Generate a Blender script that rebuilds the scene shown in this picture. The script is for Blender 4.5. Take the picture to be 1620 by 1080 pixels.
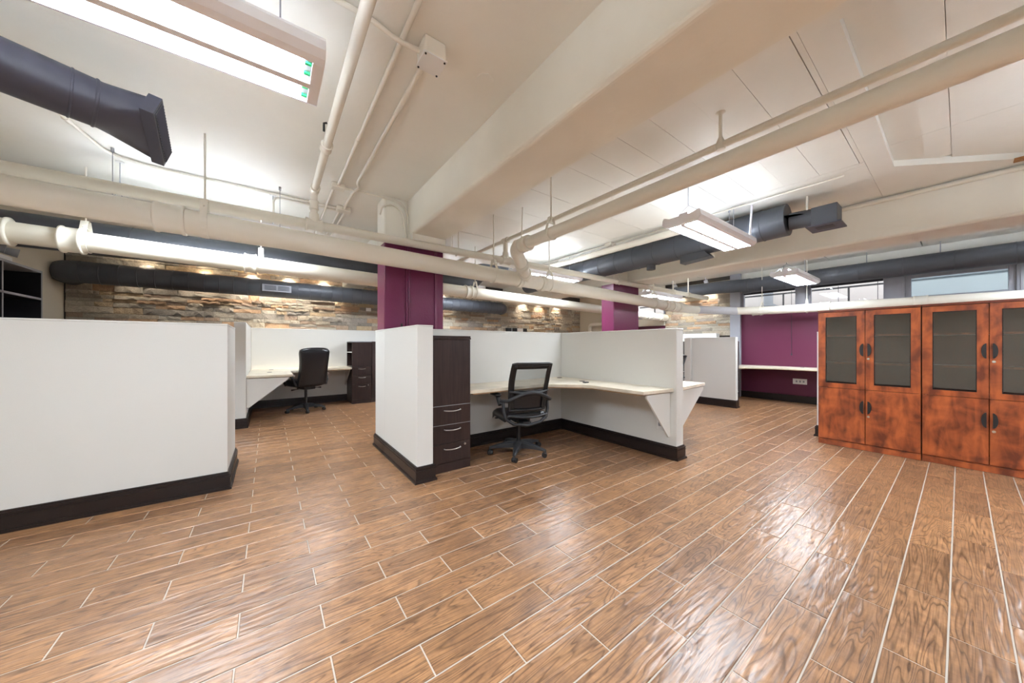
import bpy, bmesh, math, random
from mathutils import Vector, Matrix
random.seed(7)
for o in list(bpy.data.objects): bpy.data.objects.remove(o)
S = bpy.context.scene
COL = S.collection

# ---------------------------------------------------------------- camera
YAW = 0.635521
cam_d = bpy.data.cameras.new('camera'); cam = bpy.data.objects.new('camera', cam_d); COL.objects.link(cam)
cam.location = (0, 0, 1.25); cam.rotation_euler = (math.pi/2, 0, -YAW)
cam_d.sensor_width = 36; cam_d.sensor_fit = 'HORIZONTAL'
cam_d.lens = 523.19/1620*36; cam_d.shift_y = (546.07-540)/1620
cam_d.clip_start = 0.05; cam_d.clip_end = 200
S.camera = cam

# ---------------------------------------------------------------- world, exposure
W = bpy.data.worlds.new('World'); S.world = W; W.use_nodes = True
W.node_tree.nodes['Background'].inputs[0].default_value = (0.86, 0.92, 1.0, 1)
W.node_tree.nodes['Background'].inputs[1].default_value = 1.4
LAMP = 26.0            # radiance of the fluorescent diffusers
VS = S.view_settings
VS.view_transform = 'Standard'; VS.look = 'None'; VS.gamma = 1; VS.use_curve_mapping = False
VS.exposure = 1.2

# ---------------------------------------------------------------- materials
def newmat(name):
    m = bpy.data.materials.new(name); m.use_nodes = True
    return m, m.node_tree.nodes, m.node_tree.links, m.node_tree.nodes['Principled BSDF']
def plain(name, col, rough=0.5, metal=0.0, noise=0.0, nscale=6.0, bump=0.0, bscale=60.0, spec=0.5, coat=0.0):
    m, N, L, b = newmat(name)
    b.inputs['Base Color'].default_value = (*col, 1); b.inputs['Roughness'].default_value = rough
    b.inputs['Metallic'].default_value = metal; b.inputs['Specular IOR Level'].default_value = spec
    b.inputs['Coat Weight'].default_value = coat
    if noise or bump:
        tc = N.new('ShaderNodeTexCoord')
    if noise:
        n = N.new('ShaderNodeTexNoise'); n.inputs['Scale'].default_value = nscale; n.inputs['Detail'].default_value = 5
        L.new(tc.outputs['Object'], n.inputs['Vector'])
        r = N.new('ShaderNodeValToRGB'); L.new(n.outputs['Fac'], r.inputs[0])
        r.color_ramp.elements[0].position = .3; r.color_ramp.elements[1].position = .7
        r.color_ramp.elements[0].color = (*[c*(1-noise) for c in col], 1)
        r.color_ramp.elements[1].color = (*[min(1, c*(1+noise*.6)) for c in col], 1)
        L.new(r.outputs[0], b.inputs['Base Color'])
    if bump:
        n2 = N.new('ShaderNodeTexNoise'); n2.inputs['Scale'].default_value = bscale; n2.inputs['Detail'].default_value = 4
        L.new(tc.outputs['Object'], n2.inputs['Vector'])
        bp = N.new('ShaderNodeBump'); bp.inputs['Strength'].default_value = bump; bp.inputs['Distance'].default_value = .01
        L.new(n2.outputs['Fac'], bp.inputs['Height']); L.new(bp.outputs[0], b.inputs['Normal'])
    return m
def emit(name, col, s):
    m, N, L, b = newmat(name)
    b.inputs['Base Color'].default_value = (.8, .8, .8, 1)
    b.inputs['Emission Color'].default_value = (*col, 1); b.inputs['Emission Strength'].default_value = s
    return m
def rnd_source(N, island):
    if island:
        g = N.new('ShaderNodeNewGeometry'); return g.outputs['Random Per Island']
    g = N.new('ShaderNodeObjectInfo'); return g.outputs['Random']
def tile_mat(name, island):
    m, N, L, b = newmat(name)
    rnd = rnd_source(N, island)
    tc = N.new('ShaderNodeTexCoord')
    # every tile gets its own place in the grain
    mul = N.new('ShaderNodeMath'); mul.operation = 'MULTIPLY'; mul.inputs[1].default_value = 37.0; L.new(rnd, mul.inputs[0])
    cmb = N.new('ShaderNodeCombineXYZ')
    for i in range(3): L.new(mul.outputs[0], cmb.inputs[i])
    add = N.new('ShaderNodeVectorMath'); add.operation = 'ADD'
    L.new(tc.outputs['Object'], add.inputs[0]); L.new(cmb.outputs[0], add.inputs[1])
    mp = N.new('ShaderNodeMapping'); mp.inputs['Scale'].default_value = (1.0, 9, 9); L.new(add.outputs[0], mp.inputs[0])
    n1 = N.new('ShaderNodeTexNoise'); n1.inputs['Scale'].default_value = 1.0; n1.inputs['Detail'].default_value = 2; n1.inputs['Distortion'].default_value = .4
    L.new(mp.outputs[0], n1.inputs['Vector'])
    # cathedral grain: contour lines of a stretched noise
    m2 = N.new('ShaderNodeMath'); m2.operation = 'MULTIPLY'; m2.inputs[1].default_value = 22; L.new(n1.outputs['Fac'], m2.inputs[0])
    fr = N.new('ShaderNodeMath'); fr.operation = 'FRACT'; L.new(m2.outputs[0], fr.inputs[0])
    gr = N.new('ShaderNodeValToRGB'); L.new(fr.outputs[0], gr.inputs[0])
    e = gr.color_ramp.elements; e[0].position = 0.0; e[0].color = (.22, .19, .17, 1); e[1].position = .34; e[1].color = (1, 1, 1, 1)
    e2 = gr.color_ramp.elements.new(.88); e2.color = (.9, .9, .9, 1); e3 = gr.color_ramp.elements.new(1.0); e3.color = (.3, .28, .26, 1)
    # fine fibres
    mp2 = N.new('ShaderNodeMapping'); mp2.inputs['Scale'].default_value = (6, 130, 130); L.new(add.outputs[0], mp2.inputs[0])
    n2 = N.new('ShaderNodeTexNoise'); n2.inputs['Scale'].default_value = 1.0; n2.inputs['Detail'].default_value = 3; L.new(mp2.outputs[0], n2.inputs['Vector'])
    # blotches
    n3 = N.new('ShaderNodeTexNoise'); n3.inputs['Scale'].default_value = 11; n3.inputs['Detail'].default_value = 8; n3.inputs['Roughness'].default_value = .68; L.new(add.outputs[0], n3.inputs['Vector'])
    base = N.new('ShaderNodeValToRGB'); L.new(n3.outputs['Fac'], base.inputs[0])
    base.color_ramp.elements[0].position = .32; base.color_ramp.elements[0].color = (.285, .155, .085, 1)
    base.color_ramp.elements[1].position = .68; base.color_ramp.elements[1].color = (.49, .272, .135, 1)
    hv = N.new('ShaderNodeValToRGB'); L.new(rnd, hv.inputs[0]); hv.color_ramp.interpolation = 'LINEAR'
    hv.color_ramp.elements[0].color = (.80, .76, .74, 1); hv.color_ramp.elements[1].color = (1.12, 1.07, 1.0, 1)
    mx = N.new('ShaderNodeMix'); mx.data_type = 'RGBA'; mx.blend_type = 'MULTIPLY'; mx.inputs[0].default_value = 1
    L.new(base.outputs[0], mx.inputs[6]); L.new(hv.outputs[0], mx.inputs[7])
    mx2 = N.new('ShaderNodeMix'); mx2.data_type = 'RGBA'; mx2.blend_type = 'MULTIPLY'; mx2.inputs[0].default_value = .72
    L.new(mx.outputs[2], mx2.inputs[6]); L.new(gr.outputs[0], mx2.inputs[7])
    fib = N.new('ShaderNodeValToRGB'); L.new(n2.outputs['Fac'], fib.inputs[0])
    fib.color_ramp.elements[0].position = .35; fib.color_ramp.elements[0].color = (.45, .44, .43, 1); fib.color_ramp.elements[1].position = .6
    mx3 = N.new('ShaderNodeMix'); mx3.data_type = 'RGBA'; mx3.blend_type = 'MULTIPLY'; mx3.inputs[0].default_value = .6
    L.new(mx2.outputs[2], mx3.inputs[6]); L.new(fib.outputs[0], mx3.inputs[7])
    L.new(mx3.outputs[2], b.inputs['Base Color'])
    # hand-scraped relief
    mp3 = N.new('ShaderNodeMapping'); mp3.inputs['Scale'].default_value = (6, 30, 20); L.new(add.outputs[0], mp3.inputs[0])
    n4 = N.new('ShaderNodeTexNoise'); n4.inputs['Scale'].default_value = 1; n4.inputs['Detail'].default_value = 1.2; n4.inputs['Distortion'].default_value = .35
    L.new(mp3.outputs[0], n4.inputs['Vector'])
    bp = N.new('ShaderNodeBump'); bp.inputs['Strength'].default_value = .75; bp.inputs['Distance'].default_value = .005
    L.new(n4.outputs['Fac'], bp.inputs['Height'])
    bp2 = N.new('ShaderNodeBump'); bp2.inputs['Strength'].default_value = .25; bp2.inputs['Distance'].default_value = .001
    L.new(n2.outputs['Fac'], bp2.inputs['Height']); L.new(bp.outputs[0], bp2.inputs['Normal'])
    L.new(bp2.outputs[0], b.inputs['Normal'])
    b.inputs['Roughness'].default_value = .29; b.inputs['Specular IOR Level'].default_value = .5
    return m
def stone_mat(name, island):
    m, N, L, b = newmat(name)
    rnd = rnd_source(N, island)
    tc = N.new('ShaderNodeTexCoord')
    cr = N.new('ShaderNodeValToRGB'); L.new(rnd, cr.inputs[0]); cr.color_ramp.interpolation = 'CONSTANT'
    pal = [(.42, .38, .31), (.52, .47, .39), (.36, .335, .30), (.55, .44, .30), (.46, .43, .37), (.32, .30, .27), (.52, .36, .235), (.58, .54, .45), (.41, .32, .25), (.49, .47, .41)]
    el = cr.color_ramp.elements
    while len(el) < len(pal): el.new(.5)
    for i, c in enumerate(pal): el[i].position = i/len(pal); el[i].color = (*c, 1)
    n = N.new('ShaderNodeTexNoise'); n.inputs['Scale'].default_value = 14; n.inputs['Detail'].default_value = 8; n.inputs['Roughness'].default_value = .7
    L.new(tc.outputs['Object'], n.inputs['Vector'])
    r2 = N.new('ShaderNodeValToRGB'); L.new(n.outputs['Fac'], r2.inputs[0])
    r2.color_ramp.elements[0].position = .3; r2.color_ramp.elements[0].color = (.55, .52, .5, 1)
    r2.color_ramp.elements[1].position = .7; r2.color_ramp.elements[1].color = (1.25, 1.2, 1.12, 1)
    mx = N.new('ShaderNodeMix'); mx.data_type = 'RGBA'; mx.blend_type = 'MULTIPLY'; mx.inputs[0].default_value = 1
    L.new(cr.outputs[0], mx.inputs[6]); L.new(r2.outputs[0], mx.inputs[7]); L.new(mx.outputs[2], b.inputs['Base Color'])
    bp = N.new('ShaderNodeBump'); bp.inputs['Strength'].default_value = .9; bp.inputs['Distance'].default_value = .02
    L.new(n.outputs['Fac'], bp.inputs['Height']); L.new(bp.outputs[0], b.inputs['Normal'])
    b.inputs['Roughness'].default_value = .85
    return m
def wood_mat(name, dark, light, scale=(22, 22, 1.6), rough=.35, fig=3.0, coat=0.0):
    m, N, L, b = newmat(name)
    tc = N.new('ShaderNodeTexCoord'); mp = N.new('ShaderNodeMapping'); mp.inputs['Scale'].default_value = scale
    L.new(tc.outputs['Object'], mp.inputs[0])
    n = N.new('ShaderNodeTexNoise'); n.inputs['Scale'].default_value = 1; n.inputs['Detail'].default_value = 6; n.inputs['Distortion'].default_value = .8
    L.new(mp.outputs[0], n.inputs['Vector'])
    n2 = N.new('ShaderNodeTexNoise'); n2.inputs['Scale'].default_value = fig; n2.inputs['Detail'].default_value = 3; n2.inputs['Distortion'].default_value = 1.2
    L.new(tc.outputs['Object'], n2.inputs['Vector'])
    ad = N.new('ShaderNodeMath'); ad.operation = 'ADD'; L.new(n.outputs['Fac'], ad.inputs[0]); L.new(n2.outputs['Fac'], ad.inputs[1])
    hf = N.new('ShaderNodeMath'); hf.operation = 'MULTIPLY'; hf.inputs[1].default_value = .5; L.new(ad.outputs[0], hf.inputs[0])
    r = N.new('ShaderNodeValToRGB'); L.new(hf.outputs[0], r.inputs[0])
    r.color_ramp.elements[0].position = .38; r.color_ramp.elements[0].color = (*dark, 1)
    r.color_ramp.elements[1].position = .62; r.color_ramp.elements[1].color = (*light, 1)
    L.new(r.outputs[0], b.inputs['Base Color']); b.inputs['Roughness'].default_value = rough; b.inputs['Coat Weight'].default_value = coat
    return m
def glass_mat(name, tint, gloss=0.08, rough=0.0):
    m, N, L, b = newmat(name)
    out = N['Material Output']; N.remove(b)
    t = N.new('ShaderNodeBsdfTransparent'); t.inputs[0].default_value = (*tint, 1)
    g = N.new('ShaderNodeBsdfGlossy'); g.inputs['Roughness'].default_value = rough
    f = N.new('ShaderNodeFresnel'); f.inputs[0].default_value = 1.5
    a = N.new('ShaderNodeMath'); a.operation = 'ADD'; a.inputs[1].default_value = gloss; L.new(f.outputs[0], a.inputs[0])
    mx = N.new('ShaderNodeMixShader'); L.new(a.outputs[0], mx.inputs[0]); L.new(t.outputs[0], mx.inputs[1]); L.new(g.outputs[0], mx.inputs[2])
    L.new(mx.outputs[0], out.inputs[0])
    return m
def mesh_fabric(name):
    m, N, L, b = newmat(name)
    out = N['Material Output']; b.inputs['Base Color'].default_value = (.012, .012, .014, 1); b.inputs['Roughness'].default_value = .7
    t = N.new('ShaderNodeBsdfTransparent'); mx = N.new('ShaderNodeMixShader'); mx.inputs[0].default_value = .58
    L.new(t.outputs[0], mx.inputs[1]); L.new(b.outputs[0], mx.inputs[2]); L.new(mx.outputs[0], out.inputs[0])
    return m
def frosted(name):
    m, N, L, b = newmat(name)
    b.inputs['Base Color'].default_value = (.62, .80, .88, 1); b.inputs['Roughness'].default_value = .14
    b.inputs['Transmission Weight'].default_value = .85; b.inputs['IOR'].default_value = 1.3
    return m

M = {}
M['tile'] = tile_mat('wood_look_tile', False); M['tile_i'] = tile_mat('wood_look_tile_field', True)
M['grout'] = plain('grout', (.50, .45, .39), .8)
M['stone'] = stone_mat('ledger_stone', False); M['stone_i'] = stone_mat('ledger_stone_field', True)
M['mortar'] = plain('stone_backing', (.06, .055, .05), .9)
M['ceil'] = plain('cream_ceiling_paint', (.86, .85, .785), .55, noise=.05, nscale=1.3, bump=.12, bscale=25)
M['beam'] = plain('cream_plaster', (.86, .84, .755), .5, noise=.06, nscale=1.6, bump=.25, bscale=14)
M['pipe'] = plain('cream_pipe_paint', (.82, .785, .69), .42, bump=.06, bscale=30)
M['pipew'] = plain('bright_cream_pipe_paint', (.79, .755, .645), .38, bump=.06, bscale=30)
M['duct'] = plain('charcoal_duct_paint', (.066, .073, .088), .45, noise=.12, nscale=3)
M['ductb'] = plain('blue_grey_duct_paint', (.060, .062, .090), .42, noise=.10, nscale=3)
M['purple'] = plain('plum_paint', (.165, .019, .075), .3, bump=.12, bscale=40)
M['purplew'] = plain('plum_wall_paint', (.122, .0155, .052), .5, bump=.05, bscale=80)
M['part'] = plain('warm_white_partition', (.71, .705, .67), .62, bump=.06, bscale=220)
M['base'] = plain('espresso_baseboard', (.018, .0125, .012), .3)
M['wallc'] = plain('cream_wall_paint', (.66, .61, .50), .6, bump=.05, bscale=60)
M['wallg'] = plain('grey_wall_paint', (.45, .45, .44), .6)
M['desk'] = plain('travertine_laminate', (.76, .685, .55), .35, noise=.16, nscale=7)
M['chip'] = plain('chipboard_underside', (.33, .20, .10), .8, noise=.2, nscale=40)
M['esp'] = wood_mat('espresso_wood', (.020, .0105, .010), (.042, .023, .020), (40, 40, 2), .35, 1.5)
M['cherry'] = wood_mat('figured_cherry', (.13, .025, .009), (.42, .10, .026), (13, 13, 3.0), .3, 5.5, .15)
M['cherryd'] = wood_mat('cherry_edge', (.09, .017, .008), (.17, .036, .013), (26, 26, 2.2), .35, 4.0)
M['gap'] = plain('dark_gap', (.008, .006, .005), .8)
M['black'] = plain('black_plastic', (.012, .012, .013), .42)
M['blackm'] = plain('charcoal_nylon', (.03, .032, .036), .5)
M['leather'] = plain('black_leather', (.010, .010, .013), .28, bump=.15, bscale=120)
M['shelf'] = plain('black_laminate', (.006, .006, .010), .5)
M['steel'] = plain('brushed_nickel', (.62, .60, .57), .28, 1.0)
M['chrome'] = plain('chrome', (.7, .7, .7), .12, 1.0)
M['lwhite'] = plain('light_housing_enamel', (.90, .90, .94), .35)
M['lgrey'] = plain('grey_plastic', (.30, .31, .33), .45)
M['green'] = plain('green_lamp_end', (.02, .35, .12), .4)
M['lamp'] = emit('fluorescent_diffuser', (.90, .985, 1.08), LAMP)
M['added_glow'] = emit('added_uplight_glow', (.90, .985, 1.08), LAMP*1.15)  # glow of the slots added above the housings to lift the ceiling
M['spot'] = emit('spot_bulb', (1, .80, .55), 40)
M['frame'] = plain('grey_window_frame', (.36, .37, .42), .4)
M['glass'] = glass_mat('cabinet_glass', (.80, .79, .77), .06)
M['pane'] = glass_mat('window_glass', (.95, .97, .98), .02)
M['frost'] = frosted('frosted_glass')
M['mesh'] = mesh_fabric('black_mesh_fabric')
M['white'] = plain('white_plastic', (.8, .8, .78), .4)
M['outer'] = plain('light_well_stucco', (.80, .72, .66), .8)
M['rail'] = plain('dark_steel_rail', (.05, .05, .055), .5)
M['blind'] = plain('dark_blind', (.035, .035, .045), .6)
M['gpipe'] = plain('grey_plastic_pipe', (.55, .55, .58), .3)

# ---------------------------------------------------------------- mesh helpers
ORG = {}
class MB:
    def __init__(s): s.v = []; s.f = []; s.sm = []
    def add(s, vs, fs, smooth=False):
        k = len(s.v); s.v += [tuple(p) for p in vs]; s.f += [[i+k for i in f] for f in fs]; s.sm += [smooth]*len(fs)
        return s
    def box(s, x0, x1, y0, y1, z0, z1, b=0.0):
        x0, x1 = min(x0, x1), max(x0, x1); y0, y1 = min(y0, y1), max(y0, y1); z0, z1 = min(z0, z1), max(z0, z1)
        if b <= 0:
            vs = [(x, y, z) for z in (z0, z1) for y in (y0, y1) for x in (x0, x1)]
            return s.add(vs, [(0, 2, 3, 1), (4, 5, 7, 6), (0, 1, 5, 4), (2, 6, 7, 3), (0, 4, 6, 2), (1, 3, 7, 5)])
        bm = bmesh.new(); bmesh.ops.create_cube(bm, size=1)
        bmesh.ops.scale(bm, vec=(x1-x0, y1-y0, z1-z0), verts=bm.verts)
        bmesh.ops.translate(bm, vec=((x0+x1)/2, (y0+y1)/2, (z0+z1)/2), verts=bm.verts)
        b = min(b, (x1-x0)*.45, (y1-y0)*.45, (z1-z0)*.45)
        bmesh.ops.bevel(bm, geom=bm.edges[:], offset=b, segments=2 if b > .004 else 1, affect='EDGES', profile=.6)
        return s.bm(bm)
    def bm(s, bm, smooth=False):
        bm.verts.index_update()
        vs = [tuple(v.co) for v in bm.verts]; fs = [[v.index for v in f.verts] for f in bm.faces]; bm.free()
        return s.add(vs, fs, smooth)
    def obox(s, c, u, v, w, hu, hv, hw):
        c, u, v, w = map(Vector, (c, u, v, w)); vs = []
        for k in (-1, 1):
            for j in (-1, 1):
                for i in (-1, 1): vs.append(c+u*i*hu+v*j*hv+w*k*hw)
        return s.add(vs, [(0, 2, 3, 1), (4, 5, 7, 6), (0, 1, 5, 4), (2, 6, 7, 3), (0, 4, 6, 2), (1, 3, 7, 5)])
    def tube(s, path, r, n=16, caps=True, smooth=True, squash=None):
        P = [Vector(p) for p in path]; R = r if isinstance(r, (list, tuple)) else [r]*len(P)
        T = []
        for i in range(len(P)):
            a = P[max(i-1, 0)]; c = P[min(i+1, len(P)-1)]
            d = (c-a)
            if d.length < 1e-9: d = T[-1] if T else Vector((0, 0, 1))
            T.append(d.normalized())
        up = Vector((0, 0, 1)) if abs(T[0].z) < .9 else Vector((1, 0, 0))
        u = T[0].cross(up).normalized(); vs = []; fs = []
        for i, p in enumerate(P):
            u = (u-T[i]*u.dot(T[i])).normalized(); w = T[i].cross(u)
            for k in range(n):
                a = 2*math.pi*k/n
                vs.append(p+(u*math.cos(a)+w*math.sin(a)*(squash or 1))*R[i])
        for i in range(len(P)-1):
            for k in range(n):
                fs.append((i*n+k, i*n+(k+1) % n, (i+1)*n+(k+1) % n, (i+1)*n+k))
        s.add(vs, fs, smooth)
        if caps:
            s.add(vs[:n], [tuple(range(n))[::-1]]); s.add(vs[-n:], [tuple(range(n))])
        return s
    def prism(s, poly, z0, z1):
        n = len(poly); vs = [(x, y, z0) for x, y in poly]+[(x, y, z1) for x, y in poly]
        fs = [tuple(range(n))[::-1], tuple(range(n, 2*n))]+[(i, (i+1) % n, n+(i+1) % n, n+i) for i in range(n)]
        return s.add(vs, fs)
    def prism_ax(s, poly, a0, a1, ax):
        n = len(poly)
        def mk(p, a): return (a, p[0], p[1]) if ax == 'x' else (p[0], a, p[1])
        vs = [mk(p, a0) for p in poly]+[mk(p, a1) for p in poly]
        fs = [tuple(range(n))[::-1], tuple(range(n, 2*n))]+[(i, (i+1) % n, n+(i+1) % n, n+i) for i in range(n)]
        return s.add(vs, fs)
    def ellipsoid(s, c, rx, ry, rz, nu=16, nv=10, p=1.0):
        vs = []; fs = []
        def sp(x): return math.copysign(abs(x)**p, x)
        for j in range(nv+1):
            t = math.pi*j/nv
            for i in range(nu):
                a = 2*math.pi*i/nu
                vs.append((c[0]+rx*sp(math.sin(t))*sp(math.cos(a)), c[1]+ry*sp(math.sin(t))*sp(math.sin(a)), c[2]+rz*sp(math.cos(t))))
        for j in range(nv):
            for i in range(nu):
                fs.append((j*nu+i, (j+1)*nu+i, (j+1)*nu+(i+1) % nu, j*nu+(i+1) % nu))
        return s.add(vs, fs, True)
    def grid(s, fn, nu, nv, thick=None, smooth=True):
        vs = [fn(i/nu, j/nv) for j in range(nv+1) for i in range(nu+1)]
        fs = [(j*(nu+1)+i, j*(nu+1)+i+1, (j+1)*(nu+1)+i+1, (j+1)*(nu+1)+i) for j in range(nv) for i in range(nu)]
        return s.add(vs, fs, smooth)
    def slab(s, fn, off, nu, nv, smooth=True):
        """closed sheet: front fn(u,v), back = fn + off(u,v)"""
        A = [Vector(fn(i/nu, j/nv)) for j in range(nv+1) for i in range(nu+1)]
        B = [Vector(fn(i/nu, j/nv))+Vector(off(i/nu, j/nv)) for j in range(nv+1) for i in range(nu+1)]
        n = len(A); fs = []
        q = lambda i, j: j*(nu+1)+i
        for j in range(nv):
            for i in range(nu):
                fs.append((q(i, j), q(i+1, j), q(i+1, j+1), q(i, j+1))); fs.append((n+q(i, j), n+q(i, j+1), n+q(i+1, j+1), n+q(i+1, j)))
        for i in range(nu):
            fs.append((q(i, 0), n+q(i, 0), n+q(i+1, 0), q(i+1, 0))); fs.append((q(i, nv), q(i+1, nv), n+q(i+1, nv), n+q(i, nv)))
        for j in range(nv):
            fs.append((q(0, j), q(0, j+1), n+q(0, j+1), n+q(0, j))); fs.append((q(nu, j), n+q(nu, j), n+q(nu, j+1), q(nu, j+1)))
        return s.add(A+B, fs, smooth)

def mesh_of(name, mb, mat, off=(0, 0, 0)):
    me = bpy.data.meshes.new(name)
    me.from_pydata([(x-off[0], y-off[1], z-off[2]) for x, y, z in mb.v], [], mb.f)
    for p, sm in zip(me.polygons, mb.sm): p.use_smooth = sm
    bm = bmesh.new(); bm.from_mesh(me); bmesh.ops.recalc_face_normals(bm, faces=bm.faces); bm.to_mesh(me); bm.free()
    me.materials.append(mat); me.update()
    return me
def tag(o, label=None, cat=None, group=None, kind=None):
    if label: o['label'] = label
    if cat: o['category'] = cat
    if group: o['group'] = group
    if kind: o['kind'] = kind
    return o
def thing(name, loc, label, cat, group=None, rz=0.0, kind=None):
    o = bpy.data.objects.new(name, None); COL.objects.link(o); o.empty_display_size = .1
    o.location = loc; o.rotation_euler = (0, 0, rz); ORG[o] = Vector(loc)
    return tag(o, label, cat, group, kind)
def part(name, mb, mat, parent, label=None, local=False, kind=None):
    """mesh part; coordinates are world coordinates unless local"""
    off = (0, 0, 0) if local else ORG[parent]
    o = bpy.data.objects.new(name, mesh_of(name, mb, mat, off)); COL.objects.link(o); o.parent = parent
    ORG[o] = ORG[parent]
    return tag(o, label, kind=kind)
def solo(name, mb, mat, label, cat=None, group=None, kind=None):
    xs = [p[0] for p in mb.v]; ys = [p[1] for p in mb.v]; zs = [p[2] for p in mb.v]
    loc = Vector(((min(xs)+max(xs))/2, (min(ys)+max(ys))/2, min(zs)))
    o = bpy.data.objects.new(name, mesh_of(name, mb, mat, loc)); COL.objects.link(o); o.location = loc; ORG[o] = loc
    return tag(o, label, cat, group, kind)
def copy_tree(o, parent=None):
    c = o.copy(); COL.objects.link(c); c.parent = parent
    for ch in list(o.children): copy_tree(ch, c)
    return c
def arc(c, a, b, r, t0, t1, n=8):
    c, a, b = Vector(c), Vector(a), Vector(b)
    return [c+(a*math.cos(t0+(t1-t0)*i/n)+b*math.sin(t0+(t1-t0)*i/n))*r for i in range(n+1)]

# ---------------------------------------------------------------- room dimensions
XL, XR, YB, YF, ZC = -2.6, 9.35, 8.42, -3.2, 3.0
F_, YW = 523.19, YAW
def scr(x, y, z):
    fx, fy = math.sin(YAW), math.cos(YAW)
    d = x*fx+y*fy
    if d < .2: return None
    return (810+F_*(x*fy-y*fx)/d, 546.07-F_*(z-1.25)/d, d)

# floor: grout bed with wood-look tiles laid in half bond along X
floor = solo('floor', MB().box(XL-.15, XR+.15, YF-.15, YB+.15, -.06, -.0025), M['grout'], 'wood-look plank tile floor with pale grout joints', 'floor', kind='structure')
TX, TY, GX0, GY0 = .617, .1640, .203, .0310
tm = MB()
def tile_shape(mb, x0, x1, y0, y1):
    g, b, zt, zb = .0028, .0022, 0.0, -.012
    a = [(x0+g, y0+g, zb), (x1-g, y0+g, zb), (x1-g, y1-g, zb), (x0+g, y1-g, zb)]
    c = [(x0+g, y0+g, zt-b), (x1-g, y0+g, zt-b), (x1-g, y1-g, zt-b), (x0+g, y1-g, zt-b)]
    t = [(x0+g+b, y0+g+b, zt), (x1-g-b, y0+g+b, zt), (x1-g-b, y1-g-b, zt), (x0+g+b, y1-g-b, zt)]
    f = [(8, 9, 10, 11)]
    for i in range(4):
        j = (i+1) % 4
        f += [(i, j, 4+j, 4+i), (4+i, 4+j, 8+j, 8+i)]
    mb.add(a+c+t, f)
tile_shape(tm, -TX/2, TX/2, -TY/2, TY/2)
tile_me = mesh_of('tile', tm, M['tile'])
tiles = []
for k in range(int((YF-GY0)/TY)-1, int((YB-GY0)/TY)+1):
    y0 = GY0+k*TY
    if y0 < YF-.05 or y0+TY > YB+.1: continue
    offx = GX0+(0 if k % 2 == 0 else TX/2)
    for n in range(-8, 18):
        x0 = offx+n*TX
        if x0+TX < XL or x0 > XR: continue
        xa, xb = max(x0, XL), min(x0+TX, XR)
        pts = [scr(x, y, 0) for x, y in ((xa, y0), (xb, y0), (xb, y0+TY), (xa, y0+TY))]
        area = 0
        if all(pts) and abs(xb-xa-TX) < 1e-6:
            cx = sum(p[0] for p in pts)/4; cy = sum(p[1] for p in pts)/4
            if -40 < cx < 1660 and cy < 1110:
                area = abs(sum(pts[i][0]*pts[(i+1) % 4][1]-pts[(i+1) % 4][0]*pts[i][1] for i in range(4)))/2
                xm, ym = (xa+xb)/2, y0+TY/2
                if xm < -.35 and ym > 3.85: area = 0        # behind the big partition
                if xm > 5.8 and ym < 1.1: area = 0          # under the cabinets
        tiles.append((area, xa, xb, y0))
tiles.sort(key=lambda t: -t[0])
for area, xa, xb, y0 in tiles[:300]:
    o = bpy.data.objects.new('tile', tile_me); COL.objects.link(o); o.parent = floor
    o.location = Vector(((xa+xb)/2, y0+TY/2, 0))-ORG[floor]
rest = MB()
for area, xa, xb, y0 in tiles[300:]: tile_shape(rest, xa, xb, y0, y0+TY)
part('tile_field', rest, M['tile_i'], floor, kind='stuff')

# ceiling and beams
ceiling = solo('ceiling', MB().box(XL-.15, XR+.15, YF-.15, YB+.15, ZC+.085, ZC+.2), M['ceil'], 'cream painted ceiling of boards and panels', 'ceiling', kind='structure')
mb = MB().box(XL, 1.37, YF, YB, ZC, ZC+.085); part('ceiling_panel', mb, M['ceil'], ceiling)
mb = MB().box(1.786, 2.345, .715, YB, ZC, ZC+.085); part('ceiling_panel', mb, M['ceil'], ceiling)
mb = MB().box(1.786, 2.12, YF, .53, ZC, ZC+.085); part('ceiling_panel', mb, M['ceil'], ceiling)
mb = MB().box(1.786, 2.36, .533, .712, ZC-.012, ZC+.085); part('ceiling_panel', mb, M['ceil'], ceiling)
mb = MB().box(2.125, 2.37, YF, .47, ZC-.075, ZC+.085); part('soffit_box', mb, M['ceil'], ceiling)
mb = MB().box(2.06, 2.118, YF, .47, ZC-.035, ZC); part('trim_strip', mb, M['ceil'], ceiling)
mb = MB().box(2.30, 2.352, .475, .528, ZC-.002, ZC+.06); part('dark_gap', mb, M['gap'], ceiling)
mb = MB().prism([(2.36, .385), (4.92, .385), (5.86, -.52), (5.86, YF), (6.0, YF), (6.0, .54), (2.36, .54)], ZC-.004, ZC+.085)
part('soffit_board', mb, M['ceil'], ceiling)
y = .575; i = 0
while y < 8.3:
    y2 = min(y+.285, YB)
    dz = random.uniform(-.0015, .0015)
    mb = MB().box(2.352, 4.575, y+(.0015 if i % 2 else .003 if i % 4 == 0 else .0008), y2-.0008, ZC+dz, ZC+.085); part('ceiling_board', mb, M['ceil'], ceiling)
    y += .285; i += 1
mb = MB().box(2.352, 4.575, .5435, .573, ZC, ZC+.085); part('ceiling_board', mb, M['ceil'], ceiling)
mb = MB().box(4.581, 4.66, .5435, YB, ZC, ZC+.085); part('ceiling_board', mb, M['ceil'], ceiling)
mb = MB().box(4.663, 5.9, .5435, YB, ZC, ZC+.085); part('ceiling_panel', mb, M['ceil'], ceiling)
for (a, b, c, d) in ((2.37, 4.52, YF, .047), (4.524, 5.86, YF, .047), (2.37, 4.52, .05, .384), (4.524, 5.2, .05, .384)):
    mb = MB().box(a, b, c, d, ZC+.055, ZC+.085); part('ceiling_panel', mb, M['ceil'], ceiling)
yy = YF; i = 0
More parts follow.
